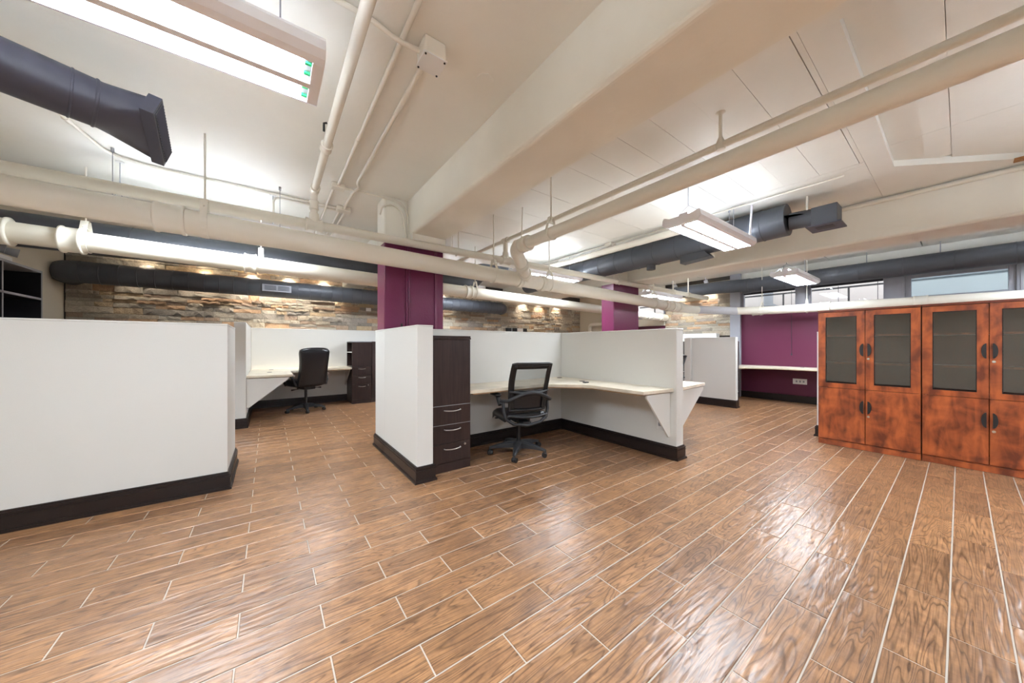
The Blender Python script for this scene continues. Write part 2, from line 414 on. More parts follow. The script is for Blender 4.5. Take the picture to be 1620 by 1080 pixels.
while yy < YB:
    mb = MB().box(6.38, XR, yy+.003, min(yy+1.19, YB), ZC, ZC+.085); part('ceiling_panel', mb, M['ceil'], ceiling); yy += 1.2

def beam(name, x0, x1, zb, label):
    r = .035
    prof = [(x0, ZC+.08), (x0, zb+r)]+[(x0+r-r*math.cos(t*math.pi/8), zb+r-r*math.sin(t*math.pi/8)) for t in range(1, 5)]+[(x1, zb), (x1, ZC+.08)]
    mb = MB().prism_ax([(p[0], p[1]) for p in prof], YF, YB, 'y')
    return solo(name, mb, M['beam'], label, 'beam', kind='structure')
beam('ceiling_beam', 1.37, 1.786, 2.571, 'cream plastered ceiling beam running over the first plum column')
beam('ceiling_beam', 5.86, 6.38, 2.514, 'cream plastered ceiling beam running over the second plum column')

# columns
def column(x0, x1, y0, y1, ztop, label, detail):
    t = thing('column', ((x0+x1)/2, (y0+y1)/2, 0), label, 'column', kind='structure')
    c = .012
    P = [(x0+c, y0), (x1-c, y0), (x1, y0+c), (x1, y1), (x0, y1), (x0, y0+c)]
    part('shaft', MB().prism(P, 0, ztop), M['purple'], t)
    part('upper_shaft', MB().prism(P, ztop, ZC), M['beam'], t)
    return t
c1 = column(1.095, 1.835, 4.0, 4.30, 2.455, 'plum painted column rising behind the nearest white partition end', True)
c2 = column(5.41, 6.25, 4.0, 4.29, 2.45, 'plum painted column beyond the partition of the middle cubicle', True)
part('corner_strip', MB().prism([(1.715, 3.984), (1.837, 4.035), (1.837, 4.30), (1.834, 4.30), (1.834, 4.002), (1.715, 4.002)], 0, 2.453), M['purple'], c1)
part('corner_strip', MB().box(1.095, 1.345, 3.988, 4.002, 0, 2.452, .006), M['purple'], c1)
part('corbel', MB().box(1.37, 1.80, 3.83, 4.01, 2.50, 2.60, .02), M['beam'], c1)
for dx, z0 in ((1.352, 2.9), (1.378, 2.93)):
    part('conduit', MB().tube([(dx, 3.975, 1.3), (dx, 3.975, 2.455)], .0115, 10), M['purple'], c1)
part('anchor_bolt', MB().box(1.28, 1.30, 3.975, 3.99, 1.47, 1.51), M['black'], c1)

# walls -----------------------------------------------------------------
def stone_block(mb, c, w, h, d, ax, seed):
    """one split-face stone: rough front, 22 triangles; ax='y' faces -Y, ax='x' faces -X"""
    rr = random.Random(seed)
    nx = 3; fr = []
    for j in (0, 1):
        for i in range(nx+1):
            fr.append((-w/2+w*i/nx+(rr.uniform(-.02, .02)*w if 0 < i < nx else 0), -d*rr.uniform(.7, 1.15), (-h/2 if j == 0 else h/2)+rr.uniform(-.05, .05)*h*0))
    mid = [(-w/2+w*(i+.5)/nx, -d*rr.uniform(.9, 1.45), rr.uniform(-.15, .15)*h) for i in range(nx)]
    bk = [(-w/2, .0, -h/2), (w/2, .0, -h/2), (w/2, .0, h/2), (-w/2, .0, h/2)]
    vs = fr+mid+bk; q = nx+1; f = []
    m0 = 2*q; b0 = m0+nx
    for i in range(nx):
        a, b_, c_, e = i, i+1, q+i+1, q+i
        f += [(a, b_, m0+i), (b_, c_, m0+i), (c_, e, m0+i), (e, a, m0+i)]
    f += [tuple(range(0, q))[::-1]+(b0, b0+1), tuple(range(q, 2*q))+(b0+2, b0+3), (0, q, b0+3, b0), (q-1, b0+1, b0+2, 2*q-1)]
    out = []
    for x, yv, z in vs:
        if ax == 'y': out.append((c[0]+x, c[1]+yv, c[2]+z))
        else: out.append((c[0]+yv, c[1]-x, c[2]+z))
    mb.add(out, f)
var = {}
def stone_var(i):
    if i not in var:
        mb = MB(); stone_block(mb, (0, 0, 0), 1, 1, 1, 'y', 100+i); var[i] = mesh_of('stone', mb, M['stone'])
    return var[i]
def stone_field(parent, ax, plane, u0, u1, z0, z1, seed):
    rr = random.Random(seed); out = []
    z = z0
    while z < z1-.02:
        h = rr.choice((.06, .075, .09, .11, .13)); h = min(h, z1-z); u = u0
        while u < u1-.01:
            w = rr.uniform(.16, .52)
            if u+w > u1-.1: w = u1-u
            hh = [(z, h)]
            if h > .1 and rr.random() < .35: hh = [(z, h*.5), (z+h*.5, h*.5)]
            for zz, h_ in hh: out.append((parent, ax, plane, u+w/2, zz+h_/2, w-.003, h_-.003, rr.uniform(.012, .035), rr.randrange(14)))
            u += w
        z += h
    return out
wb = solo('wall_back', MB().box(XL-.1, XR+.1, YB, YB+.12, 0, ZC+.085), M['mortar'], 'stacked ledger stone wall at the back of the room', 'wall', kind='structure')
wl = solo('wall_left', MB().box(XL-.12, XL, YF, YB, 0, ZC+.085), M['wallc'], 'cream painted wall behind the black bookcase', 'wall', kind='structure')
wf = solo('wall_front', MB().box(XL-.1, XR+.1, YF-.12, YF, 0, ZC+.085), M['wallg'], 'light grey wall behind the camera', 'wall', kind='structure')
# right wall: plum spandrel, stone pier, window band
wr = thing('wall_right', (XR, 2.5, 0), 'plum painted outer wall below high windows', 'wall', kind='structure')
part('spandrel', MB().box(XR, XR+.14, YF, 3.19, 0, 2.05), M['purplew'], wr)
part('pier', MB().box(9.27, XR+.14, 3.19, 3.41, 0, ZC+.085), M['frame'], wr)
part('stone_backing', MB().box(XR, XR+.14, 3.41, 5.12, 0, ZC+.085), M['mortar'], wr)
part('spandrel', MB().box(XR, XR+.14, 5.12, 6.7, 0, 1.83), M['purplew'], wr)
part('sill_band', MB().box(XR-.06, XR+.14, 5.12, 6.7, 1.83, 2.05), M['wallc'], wr)
part('wall_face', MB().box(XR, XR+.14, 6.7, YB, 0, ZC+.085), M['wallc'], wr)
part('window_head', MB().box(XR, XR+.14, YF, 3.19, 2.53, ZC+.085), M['ceil'], wr)
part('window_head', MB().box(XR, XR+.14, 5.12, 6.7, 2.53, ZC+.085), M['ceil'], wr)
part('end_pier', MB().box(XR, XR+.14, YF, -.62, 2.05, 2.53), M['wallc'], wr)
st = stone_field(wb, 'y', YB, XL+.02, XR-.02, 1.52, 2.72, 3)+stone_field(wr, 'x', XR, 3.42, 5.11, 1.5, 2.9, 5)
def srank(s):
    x, y = (s[3], s[2]) if s[1] == 'y' else (s[2], s[3])
    p = scr(x, y, s[4])
    if not p or not (-10 < p[0] < 1630): return 0
    a = s[5]*s[6]/p[2]**2
    if s[1] == 'y' and s[4] > 2.5: a *= .3      # mostly behind the duct
    return a
st.sort(key=lambda s: -srank(s))
cnt = {}; keep = []; fld = {}
lim = {wb: 300, wr: 150}
for s in st:
    if cnt.get(s[0], 0) < lim[s[0]]: cnt[s[0]] = cnt.get(s[0], 0)+1; keep.append(s)
    else: fld.setdefault(s[0], []).append(s)
for p_, ax, pl, u, z, w, h, d, vi in keep:
    o = bpy.data.objects.new('stone', stone_var(vi)); COL.objects.link(o); o.parent = p_
    o.location = (Vector((u, pl, z)) if ax == 'y' else Vector((pl, u, z)))-ORG[p_]
    o.scale = (w, d, h)
    if ax == 'x': o.rotation_euler = (0, 0, -math.pi/2)
for p_, L_ in fld.items():
    mb = MB()
    for _, ax, pl, u, z, w, h, d, vi in L_: stone_block(mb, (u, pl, z) if ax == 'y' else (pl, u, z), w, h, d, ax, 100+vi)
    part('stone_field', mb, M['stone_i'], p_, kind='stuff')
solo('outlet_plate', MB().box(1.87, 1.98, YB-.055, YB-.04, 2.06, 2.14, .003), M['white'], 'white cover plate high on the back stone wall', 'cover plate')

# windows ---------------------------------------------------------------
def window(n, y0, y1, z0, z1, pane_mat, fw, label, mull=0):
    t = thing('window_%d' % n, (XR+.05, (y0+y1)/2, z0), label, 'window', kind='structure')
    mb = MB().box(XR+.02, XR+.10, y0, y0+fw, z0, z1, .004).box(XR+.02, XR+.10, y1-fw, y1, z0, z1, .004)
    mb.box(XR+.02, XR+.10, y0+fw, y1-fw, z0, z0+fw, .004).box(XR+.02, XR+.10, y0+fw, y1-fw, z1-fw, z1, .004)
    part('window_frame', mb, M['frame'], t)
    part('pane', MB().box(XR+.055, XR+.061, y0+fw, y1-fw, z0+fw, z1-fw), pane_mat, t)
    return t
w1 = window(1, 2.12, 3.19, 2.07, 2.53, M['pane'], .045, 'narrow high window beside the grey pier, rail seen outside')
w2 = window(2, .82, 1.95, 2.07, 2.53, M['pane'], .045, 'high window in the middle of the row with a hanging cord')
w3 = window(3, -.52, .60, 2.06, 2.53, M['frost'], .072, 'frosted high window in a wide grey frame above the cherry cabinets')
w4 = window(4, 5.14, 6.68, 2.05, 2.53, M['pane'], .05, 'high window seen past the second plum column')
for n, (a, b) in enumerate(((1.95, 2.12), (.60, .82), (-.62, -.52))):
    solo('trim_%d' % (n+1), MB().box(XR-.03, XR+.13, a, b, 2.05, 2.53).box(XR-.045, XR+.0, a+.03, b-.03, 2.05, 2.53), M['frame'],
         ['grey post between the two clear high windows', 'grey post left of the frosted high window', 'grey post right of the frosted high window'][n], 'window post', kind='structure')
solo('trim_4', MB().box(XR-.09, XR+.02, -.62, 3.19, 2.035, 2.07, .005), M['frame'], 'grey window sill along the plum wall', 'window sill', kind='structure')
for w_, y0, y1 in ((w1, 2.17, 3.14), (w2, .87, 1.90)):
    part('rolled_blind', MB().box(XR-.005, XR+.05, y0, y1, 2.47, 2.52, .01), M['blind'], w_)
for yv, z0, z1, lab in ((2.215, 1.03, 2.45, 'long dark blind cord hanging down the plum wall'), (1.47, 1.62, 2.45, 'short dark blind cord ending near the cherry cabinet'), (.93, 2.08, 2.46, 'dark blind cord hanging inside the middle high window')):
    solo('blind_cord', MB().tube([(9.31, yv, z0+.05), (9.31, yv, z1)], .004, 6).tube([(9.31, yv, z0), (9.31, yv, z0+.02), (9.31, yv, z0+.05)], [.012, .014, .006], 8), M['blind'], lab, 'cord', 'blind cords at the windows')
# light well outside
solo('light_well_wall', MB().box(10.9, 11.0, -4, 9, 0, 4.2), M['outer'], 'pale stucco light-well wall outside the high windows', 'wall', kind='structure')
for zz, lab in ((2.52, 'upper dark steel rail outside the high windows'), (2.16, 'lower dark steel rail outside the high windows')):
    solo('steel_rail', MB().box(10.3, 10.34, -3, 8, zz, zz+.035), M['rail'], lab, 'rail')
for k, yv in enumerate((.9, 2.6, 1.45, 6.0)):
    solo('rail_post', MB().box(10.31, 10.335, yv, yv+.03, 1.6, 2.52), M['rail'], ['dark rail post outside the middle window', 'dark rail post outside the window by the pier', 'dark rail post outside near the window post', 'dark rail post outside the window past the column'][k], 'rail post')
solo('vent_hood', MB().tube([(10.6, 3.0, -.05), (10.6, 3.0, 2.28)], .22, 14).tube([(10.6, 3.0, 2.28), (10.6, 3.0, 2.34), (10.6, 3.0, 2.75)], [.2, .1, .1], 14), M['lgrey'], 'grey metal vent stack outside the narrow high window', 'vent')

# partitions --------------------------------------------------------------
def baseboard(mb, x0, x1, y0, y1, h=.149):
    for o, a, b in ((.030, 0, .018), (.024, .018, .026), (.018, .026, .104), (.022, .104, .112), (.016, .112, .124), (.020, .124, .134), (.010, .134, h)):
        mb.box(x0-o, x1+o, y0-o, y1+o, a, b)
    return mb
def partition(walls, h, label, group='white cubicle partitions'):
    cx = sum((w[0]+w[1])/2 for w in walls)/len(walls); cy = sum((w[2]+w[3])/2 for w in walls)/len(walls)
    t = thing('cubicle_partition', (cx, cy, 0), label, 'partition', group)
    for w in walls:
        part('wall_panel', MB().box(*w, 0, h-.004, .002), M['part'], t)
        part('top_cap', MB().box(w[0]-.002, w[1]+.002, w[2]-.002, w[3]+.002, h-.004, h+.012, .003), M['part'], t)
        part('baseboard', baseboard(MB(), *w), M['base'], t)
    return t
PH = 1.425
partition([(-1.95, -.285, 3.80, 3.94), (-.425, -.285, 3.942, 4.62)], PH, 'large white partition with dark baseboard in the left foreground')
partition([(1.086, 1.237, 2.917, 3.96), (1.086, 1.093, 3.962, 4.36)], PH, 'white partition end wall standing before the plum column')
partition([(1.24, 3.57, 3.585, 3.72)], PH, 'white back partition of the middle cubicle behind the mesh chair')
partition([(3.57, 3.715, 1.83, 4.1)], PH, 'white side partition with desks bracketed on both faces')
partition([(-.41, -.27, 6.43, 8.28)], 1.59, 'white partition at the left end of the leather chair desk')
partition([(-.268, 9.1, 8.28, 8.38)], 1.585, 'long white ledge wall along the foot of the back stone wall')
partition([(7.50, 7.61, 2.66, 3.50)], 1.405, 'white partition beyond the aisle with a dark tower behind its edge')
partition([(7.44, 9.10, 3.505, 3.64)], 1.405, 'white partition edge meeting the far aisle partition')
partition([(9.12, 9.30, 3.66, 5.1)], 1.545, 'white ledge wall under the stone pier by the windows')
partition([(6.10, 6.21, -3.1, 1.175)], PH, 'white partition behind the cherry cabinets')
partition([(7.44, 7.50, 3.72, 3.95)], 1.40, 'narrow white partition end left of the far aisle partition')
bb = solo('baseboard_right', MB().box(XR-.02, XR, YF, 3.19, 0, .149, .004).box(XR-.035, XR-.02, YF, 3.19, 0, .02), M['base'], 'dark baseboard along the plum wall', 'baseboard', kind='structure')
solo('baseboard_left', MB().box(XL, XL+.02, YF, YB, 0, .149, .004), M['base'], 'dark baseboard along the left wall', 'baseboard', kind='structure')

# desks ----------------------------------------------------------------------
def desk(poly, z, brackets, gr, label):
    cx = sum(p[0] for p in poly)/len(poly); cy = sum(p[1] for p in poly)/len(poly)
    t = thing('corner_desk', (cx, cy, z-.04), label, 'desk', 'laminate cubicle desks')
    bm = bmesh.new(); vs = [bm.verts.new((x, y, z-.036)) for x, y in poly]; f = bm.faces.new(vs)
    r = bmesh.ops.extrude_face_region(bm, geom=[f]); bmesh.ops.translate(bm, vec=(0, 0, .036), verts=[v for v in r['geom'] if isinstance(v, bmesh.types.BMVert)])
    bmesh.ops.bevel(bm, geom=bm.edges[:], offset=.003, segments=1, affect='EDGES')
    part('desktop', MB().bm(bm), M['desk'], t)
    c = Vector((cx, cy)); inn = [tuple(c+(Vector(p)-c)*.97) for p in poly]
    part('underside', MB().prism(inn, z-.046, z-.0362), M['chip'], t)
    for (ax, a, b0, b1, zb, th) in brackets:
        # triangular plate: full depth b0..b1 at the top, falling to zb at the wall side b0
        P = [(b0, z-.047), (b1, z-.047), (b1, z-.075), (b0+.03*(1 if b1 > b0 else -1), zb), (b0, zb)]
        part('bracket', MB().prism_ax(P, a, a+th, ax), M['part'], t)
    for x, y in gr:
        part('grommet', MB().tube([(x, y, z-.001), (x, y, z+.004)], .036, 18), M['black'], t)
    return t
DZ = .778
desk([(1.692, 3.58), (1.692, 3.03), (2.70, 3.03), (3.035, 2.69), (3.075, 2.60), (3.075, 1.915), (3.568, 1.86), (3.568, 3.58)], DZ,
     [('y', 1.90, 3.568, 3.12, .24, .018)], [(3.42, 3.47), (3.32, 2.95)], 'L-shaped pale laminate desk in the middle cubicle before the mesh chair')
desk([(3.717, 1.86), (4.44, 1.915), (4.44, 2.7), (4.8, 3.05), (5.3, 3.05), (5.3, 3.6), (3.717, 3.6)], DZ,
     [('y', 1.90, 3.717, 4.36, .24, .018)], [(3.85, 3.3)], 'pale laminate desk on the far face of the middle side partition')
desk([(-.268, 6.50), (.33, 6.50), (.33, 7.3), (.70, 7.68), (1.435, 7.68), (1.435, 8.278), (-.268, 8.278)], DZ,
     [('y', 6.515, -.268, .27, .285, .018), ('y', 6.9, -.268, .2, .4, .018), ('x', 1.40, 8.278, 7.76, .36, .016)], [(.02, 7.2), (.05, 7.9)], 'pale laminate desk behind the leather chair in the rear left cubicle')
desk([(8.26, 3.5), (8.26, 2.93), (8.5, 2.83), (8.72, 2.4), (8.72, .9), (9.345, .9), (9.345, 3.18), (9.1, 3.18), (9.1, 3.5)], DZ,
     [('y', .95, 9.345, 8.8, .3, .018)], [(9.15, 2.0)], 'pale laminate desk along the plum wall')
solo('remote', MB().box(3.19, 3.26, 2.78, 2.83, DZ, DZ+.012, .004), M['black'], 'small black gadget lying on the middle cubicle desk', 'gadget')

# storage towers -----------------------------------------------------------------
def tower(x0, x1, y0, y1, h, label, open_side=False, lock=True, extra=None):
    t = thing('storage_tower', ((x0+x1)/2, (y0+y1)/2, 0), label, 'cabinet', 'espresso storage towers')
    if open_side:
        part('body', MB().box(x0, x1, y0+.02, y1, 0, .80).box(x0+.16, x1, y0+.02, y1, .80, h-.02).box(x0, x0+.16, y1-.02, y1, .80, h-.02), M['esp'], t)
        part('top_panel', MB().box(x0-.003, x1+.003, y0, y1, h-.02, h, .003), M['lgrey'], t)
        part('shelf_board', MB().box(x0, x0+.16, y0+.02, y1-.02, 1.09, 1.105), M['white'], t)
        part('door', MB().box(x0, x1, y0-.0, y0+.02, .795, h-.022, .003), M['esp'], t)
    else:
        part('body', MB().box(x0, x1, y0+.02, y1, 0, h-.035), M['esp'], t)
        part('top_panel', MB().box(x0-.004, x1+.004, y0-.004, y1, h-.035, h-.018, .003).box(x0-.001, x1+.001, y0, y1, h-.018, h, .003), M['esp'], t)
        part('door', MB().box(x0+.003, x1-.003, y0, y0+.02, .655, h-.037, .003), M['esp'], t)
    zt = .79 if open_side else .652
    hs = ((zt-.185, zt), (zt-.37, zt-.188), (.09, zt-.373))
    for k, (a, b) in enumerate(hs):
        dr = part('drawer', MB().box(x0+.003, x1-.003, y0-.001, y0+.019, a, b, .003), M['esp'], t)
        xm = x0+(x1-x0)*.5; hw = .088 if not open_side else .07; zc = b-.045 if k < 2 else b-.05
        P = [(xm-hw, y0+.0, zc), (xm-hw+.006, y0-.022, zc)]+[(xm-hw+.01+(2*hw-.02)*i/8, y0-.026-.008*math.sin(math.pi*i/8), zc-.006*math.sin(math.pi*i/8)) for i in range(9)]+[(xm+hw-.006, y0-.022, zc), (xm+hw, y0+.0, zc)]
        part('handle', MB().tube(P, .0055, 8), M['steel'], dr, 'curved brushed nickel handle')
        if k == 2 and lock: part('lock', MB().tube([(x1-.07, y0+.0, b-.03), (x1-.07, y0-.012, b-.03)], .011, 12), M['steel'], dr)
    part('toe_kick', MB().box(x0+.003, x1-.003, y0+.004, y0+.019, 0, .088), M['esp'], t)
    if not open_side: part('edge_line', MB().box(x0, x1, y0+.001, y0+.003, zt-.003, zt+.004).box(x0, x1, y0+.001, y0+.003, zt-.188-.001, zt-.185), M['lgrey'], t)
    return t
tower(1.272, 1.688, 3.01, 3.55, 1.345, 'dark espresso drawer tower between the partition end and the middle desk')
tower(1.437, 1.83, 7.67, 8.245, 1.335, 'dark espresso drawer tower with side shelves in the rear left cubicle', True)
t = thing('storage_tower', (1.98, 8.0, 0), 'plain dark espresso locker beside the rear drawer tower', 'cabinet', 'espresso storage towers')
part('body', MB().box(1.835, 2.14, 7.69, 8.245, 0, 1.333), M['esp'], t); part('door', MB().box(1.838, 2.137, 7.672, 7.69, .09, 1.33, .003), M['esp'], t)
tower(7.645, 8.25, 2.86, 3.47, 1.34, 'dark espresso tower behind the far aisle partition by the plum wall desk')
tower(8.05, 8.5, 4.1, 4.65, 1.345, 'dark espresso tower glimpsed past the middle side partition')

# task chair base -------------------------------------------------------------------
def chair_base(t, r, arch, rot, col, legmat, gas_top, hub=.035):
    part('hub', MB().tube([(0, 0, .07), (0, 0, .15)], [hub, hub*.9], 16), legmat, t, local=True)
    part('gas_lift', MB().tube([(0, 0, .15), (0, 0, gas_top)], .024, 14), M['black'], t, local=True)
    part('gas_piston', MB().tube([(0, 0, gas_top-.16), (0, 0, gas_top)], .0145, 12), M['chrome'], t, local=True)
    for k in range(5):
        a = rot+2*math.pi*k/5; d = Vector((math.cos(a), math.sin(a), 0)); n = Vector((-d.y, d.x, 0))
        mb = MB(); prev = None; vs = []; ns = 8
        for i in range(ns+1):
            u = i/ns; p = d*(.02+u*(r-.02)); zt = .145-arch*u*u-.012*u; hgt = .055*(1-u)+.022; w = .032*(1-u)+.017
            vs += [p+n*w+Vector((0, 0, zt-hgt)), p+n*w+Vector((0, 0, zt-.008)), p+n*w*.5+Vector((0, 0, zt)), p-n*w*.5+Vector((0, 0, zt)), p-n*w+Vector((0, 0, zt-.008)), p-n*w+Vector((0, 0, zt-hgt))]
        fs = [(i*6+j, i*6+(j+1) % 6, (i+1)*6+(j+1) % 6, (i+1)*6+j) for i in range(ns) for j in range(6)]+[tuple(range(6))[::-1], tuple(range(ns*6, ns*6+6))]
        mb.add(vs, fs); lg = part('leg', mb, legmat, t, local=True)
        ca = a+.9*k; cd = Vector((math.cos(ca), math.sin(ca), 0)); cn = Vector((-cd.y, cd.x, 0)); c = d*r+cd*.012+Vector((0, 0, .0275))
        wb_ = MB()
        for s in (-1, 1): wb_.tube([c+cn*s*.008, c+cn*s*.012, c+cn*s*.026, c+cn*s*.029], [.0225, .0275, .0275, .0225], 14)
        part('caster', wb_, M['black'], lg, local=True)
        part('caster_hood', MB().tube([d*r+Vector((0, 0, .035)), d*r+Vector((0, 0, .105-arch*.4))], [.012, .009], 10).tube([c-cn*.0085, c+cn*.0085], .03, 14), M['blackm'], lg, local=True)
def mesh_chair(loc, rz, label):
    """seat faces local +Y, back at local -Y"""
    t = thing('office_chair', loc, label, 'chair', 'black mesh task chairs', rz)
    chair_base(t, .335, .045, math.radians(23), None, M['blackm'], .40)
    part('mechanism', MB().box(-.09, .09, -.13, .12, .385, .44, .012), M['black'], t, local=True)
    part('lever', MB().tube([(-.08, .05, .42), (-.24, .06, .415)], .006, 8).box(-.27, -.235, .045, .075, .409, .421, .004), M['black'], t, local=True)
    def sf(u, v):
        x = (u-.5)*.50; y = -.22+.47*v; k = max(0, abs(u-.5)*2-.72)/.28; e = max(0, v-.78)/.22
        return (x*(1-.10*max(0, v-.6)), y, .505+.012*(abs(u-.5)*2)**2-.03*k*k-.05*e*e)
    part('seat', MB().slab(sf, lambda u, v: (0, 0, -.065), 14, 12), M['leather'], t, local=True)
    # back frame: rounded rectangle leaning back
    def bp(x, s):          # s 0..1 height
        z = .55+s*.50; y = -.235-.13*s*s-.02*s-.05*(1-(abs(x)/.23)**2)*.9*(1-.3*s)
        return Vector((x, y, z))
    hw = lambda s: .205+.025*min(1, s*1.6)-.01*s
    loop = []
    for i in range(13): s = i/12; loop.append(bp(-hw(s), s))
    for i in range(1, 12): loop.append(bp(-hw(1)+2*hw(1)*i/12, 1.012))
    for i in range(13): s = 1-i/12; loop.append(bp(hw(s), s))
    for i in range(1, 12): loop.append(bp(hw(0)-2*hw(0)*i/12, 0))
    loop.append(loop[0]); part('back_frame', MB().tube(loop, .016, 8, caps=False), M['black'], t, local=True)
    part('upper_rail', MB().slab(lambda u, v: bp(-hw(.95)+2*hw(.95)*u, .90+.10*v), lambda u, v: (0, -.012, 0), 12, 2), M['black'], t, local=True)
    for sgn in (-1, 1):
        part('side_rail', MB().slab(lambda u, v, sg=sgn: bp(sg*(hw(v)-.045*u), v), lambda u, v: (0, -.012, 0), 2, 12), M['black'], t, local=True)
    part('back_mesh', MB().grid(lambda u, v: bp(-hw(v)*.97+2*hw(v)*.97*u, .40+.58*v)+Vector((0, -.004, 0)), 12, 10), M['mesh'], t, 'see-through black mesh', local=True)
    part('lower_back_pad', MB().slab(lambda u, v: bp(-hw(v*.42)*.95+2*hw(v*.42)*.95*u, .42*v)+Vector((0, .004, 0)), lambda u, v: (0, .018, 0), 12, 6), M['leather'], t, local=True)
    # lumbar bars and yoke behind
    def arcbar(z0, z1, hwid, depth, r, n=14):
        return [Vector((-hwid+2*hwid*i/n, -.30-depth*math.sin(math.pi*i/n), z0+(z1-z0)*math.sin(math.pi*i/n))) for i in range(n+1)]
    part('lumbar_bar', MB().tube(arcbar(.76, .735, .225, .055, .012), .012, 8), M['blackm'], t, local=True)
    part('lumbar_bar', MB().tube(arcbar(.50, .485, .215, .05, .012), .011, 8), M['blackm'], t, local=True)
    P = [(-.27, -.17, .645), (-.255, -.25, .655)]+[tuple(p) for p in arcbar(.66, .745, .245, .07, .02)]+[(.255, -.25, .655), (.27, -.17, .645)]
    part('arm_yoke', MB().tube(P, .026, 10, squash=.75), M['blackm'], t, local=True)
    P = [(-.265, -.20, .64), (-.262, -.215, .54), (-.24, -.225, .455), (-.16, -.24, .40), (0, -.25, .375), (.16, -.24, .40), (.24, -.225, .455), (.262, -.215, .54), (.265, -.20, .64)]
    Q = []
    for i in range(len(P)-1):
        for k in range(3): Q.append(Vector(P[i]).lerp(Vector(P[i+1]), k/3))
    Q.append(Vector(P[-1])); part('lower_yoke', MB().tube(Q, .024, 10, squash=.7), M['blackm'], t, local=True)
    part('yoke_stem', MB().box(-.05, .05, -.25, -.10, .375, .415, .012), M['black'], t, local=True)
    for s in (-1, 1):
        ap = part('armrest', MB().tube([(s*.275, -.14, .60), (s*.285, -.08, .68)], [.026, .022], 10), M['black'], t, local=True)
        part('arm_pad', MB().ellipsoid((s*.285, .0, .70), .045, .14, .017, 16, 8, .7), M['black'], ap, local=True)
    return t
mc1 = mesh_chair((2.345, 3.05, 0), math.radians(-15), 'black mesh-backed task chair pulled up to the middle cubicle desk')
mc2 = copy_tree(mc1); mc2.location = (5.92, 3.34, 0); mc2.rotation_euler = (0, 0, math.radians(70))
mc2['label'] = 'dark task chair partly hidden behind the middle side partition'

def leather_chair(loc, rz, label):
    t = thing('office_chair', loc, label, 'chair', None, rz)
    chair_base(t, .32, .06, math.radians(30), None, M['blackm'], .44, .04)
    part('mechanism', MB().box(-.10, .10, -.15, .13, .42, .475, .012), M['black'], t, local=True)
    for s in (-1, 1):
        part('lever', MB().tube([(s*.08, -.02, .44), (s*.2, -.03, .43), (s*.27, -.03, .425)], [.007, .007, .016], 8), M['black'], t, local=True)
    part('seat', MB().ellipsoid((0, .02, .54), .28, .28, .075, 24, 12, .55), M['leather'], t, local=True)
    def bf(u, v):
        x = (u-.5)*2; z = .50+.70*v; w = .265-.025*math.sin(v*math.pi)+.012*v
        edge = abs(x)**4
        y = -.26-.10*v-.06*math.sin(v*math.pi*.9)*.5+.07*edge*.6
        top = max(0, v-.88)/.12; bot = max(0, .1-v)/.1
        return (x*w*(1-.10*top*top-.05*bot*bot), y+.03*top*top, z-.03*top*abs(x)**3)
    part('backrest', MB().slab(bf, lambda u, v: (0, .10*(1-.35*abs(2*u-1)**4)*(1-.45*max(0, v-.85)/.15), 0), 16, 20), M['leather'], t, local=True)
    rim = []
    for i in range(21): rim.append(Vector(bf(.02, i/20)))
    for i in range(1, 16): rim.append(Vector(bf(.02+.96*i/16, 1)))
    for i in range(21): rim.append(Vector(bf(.98, 1-i/20)))
    part('piping', MB().tube([p+Vector((0, .0, 0)) for p in rim], .010, 8), M['leather'], t, local=True)
    for s in (-1, 1):
        a = part('armrest', MB().tube([(s*.27, -.20, .50), (s*.31, -.18, .60), (s*.32, -.12, .69), (s*.32, .0, .72), (s*.32, .13, .70), (s*.31, .18, .60), (s*.29, .12, .50)], .021, 10), M['black'], t, local=True)
        part('arm_pad', MB().ellipsoid((s*.32, .02, .735), .035, .14, .02, 14, 8, .7), M['leather'], a, local=True)
        part('arm_bolt', MB().tube([(s*.32, -.22, .70), (s*.32, -.17, .70)], .018, 10), M['steel'], a, local=True)
    return t
leather_chair((.58, 7.42, 0), math.radians(24), 'high-backed black leather executive chair at the rear left desk')

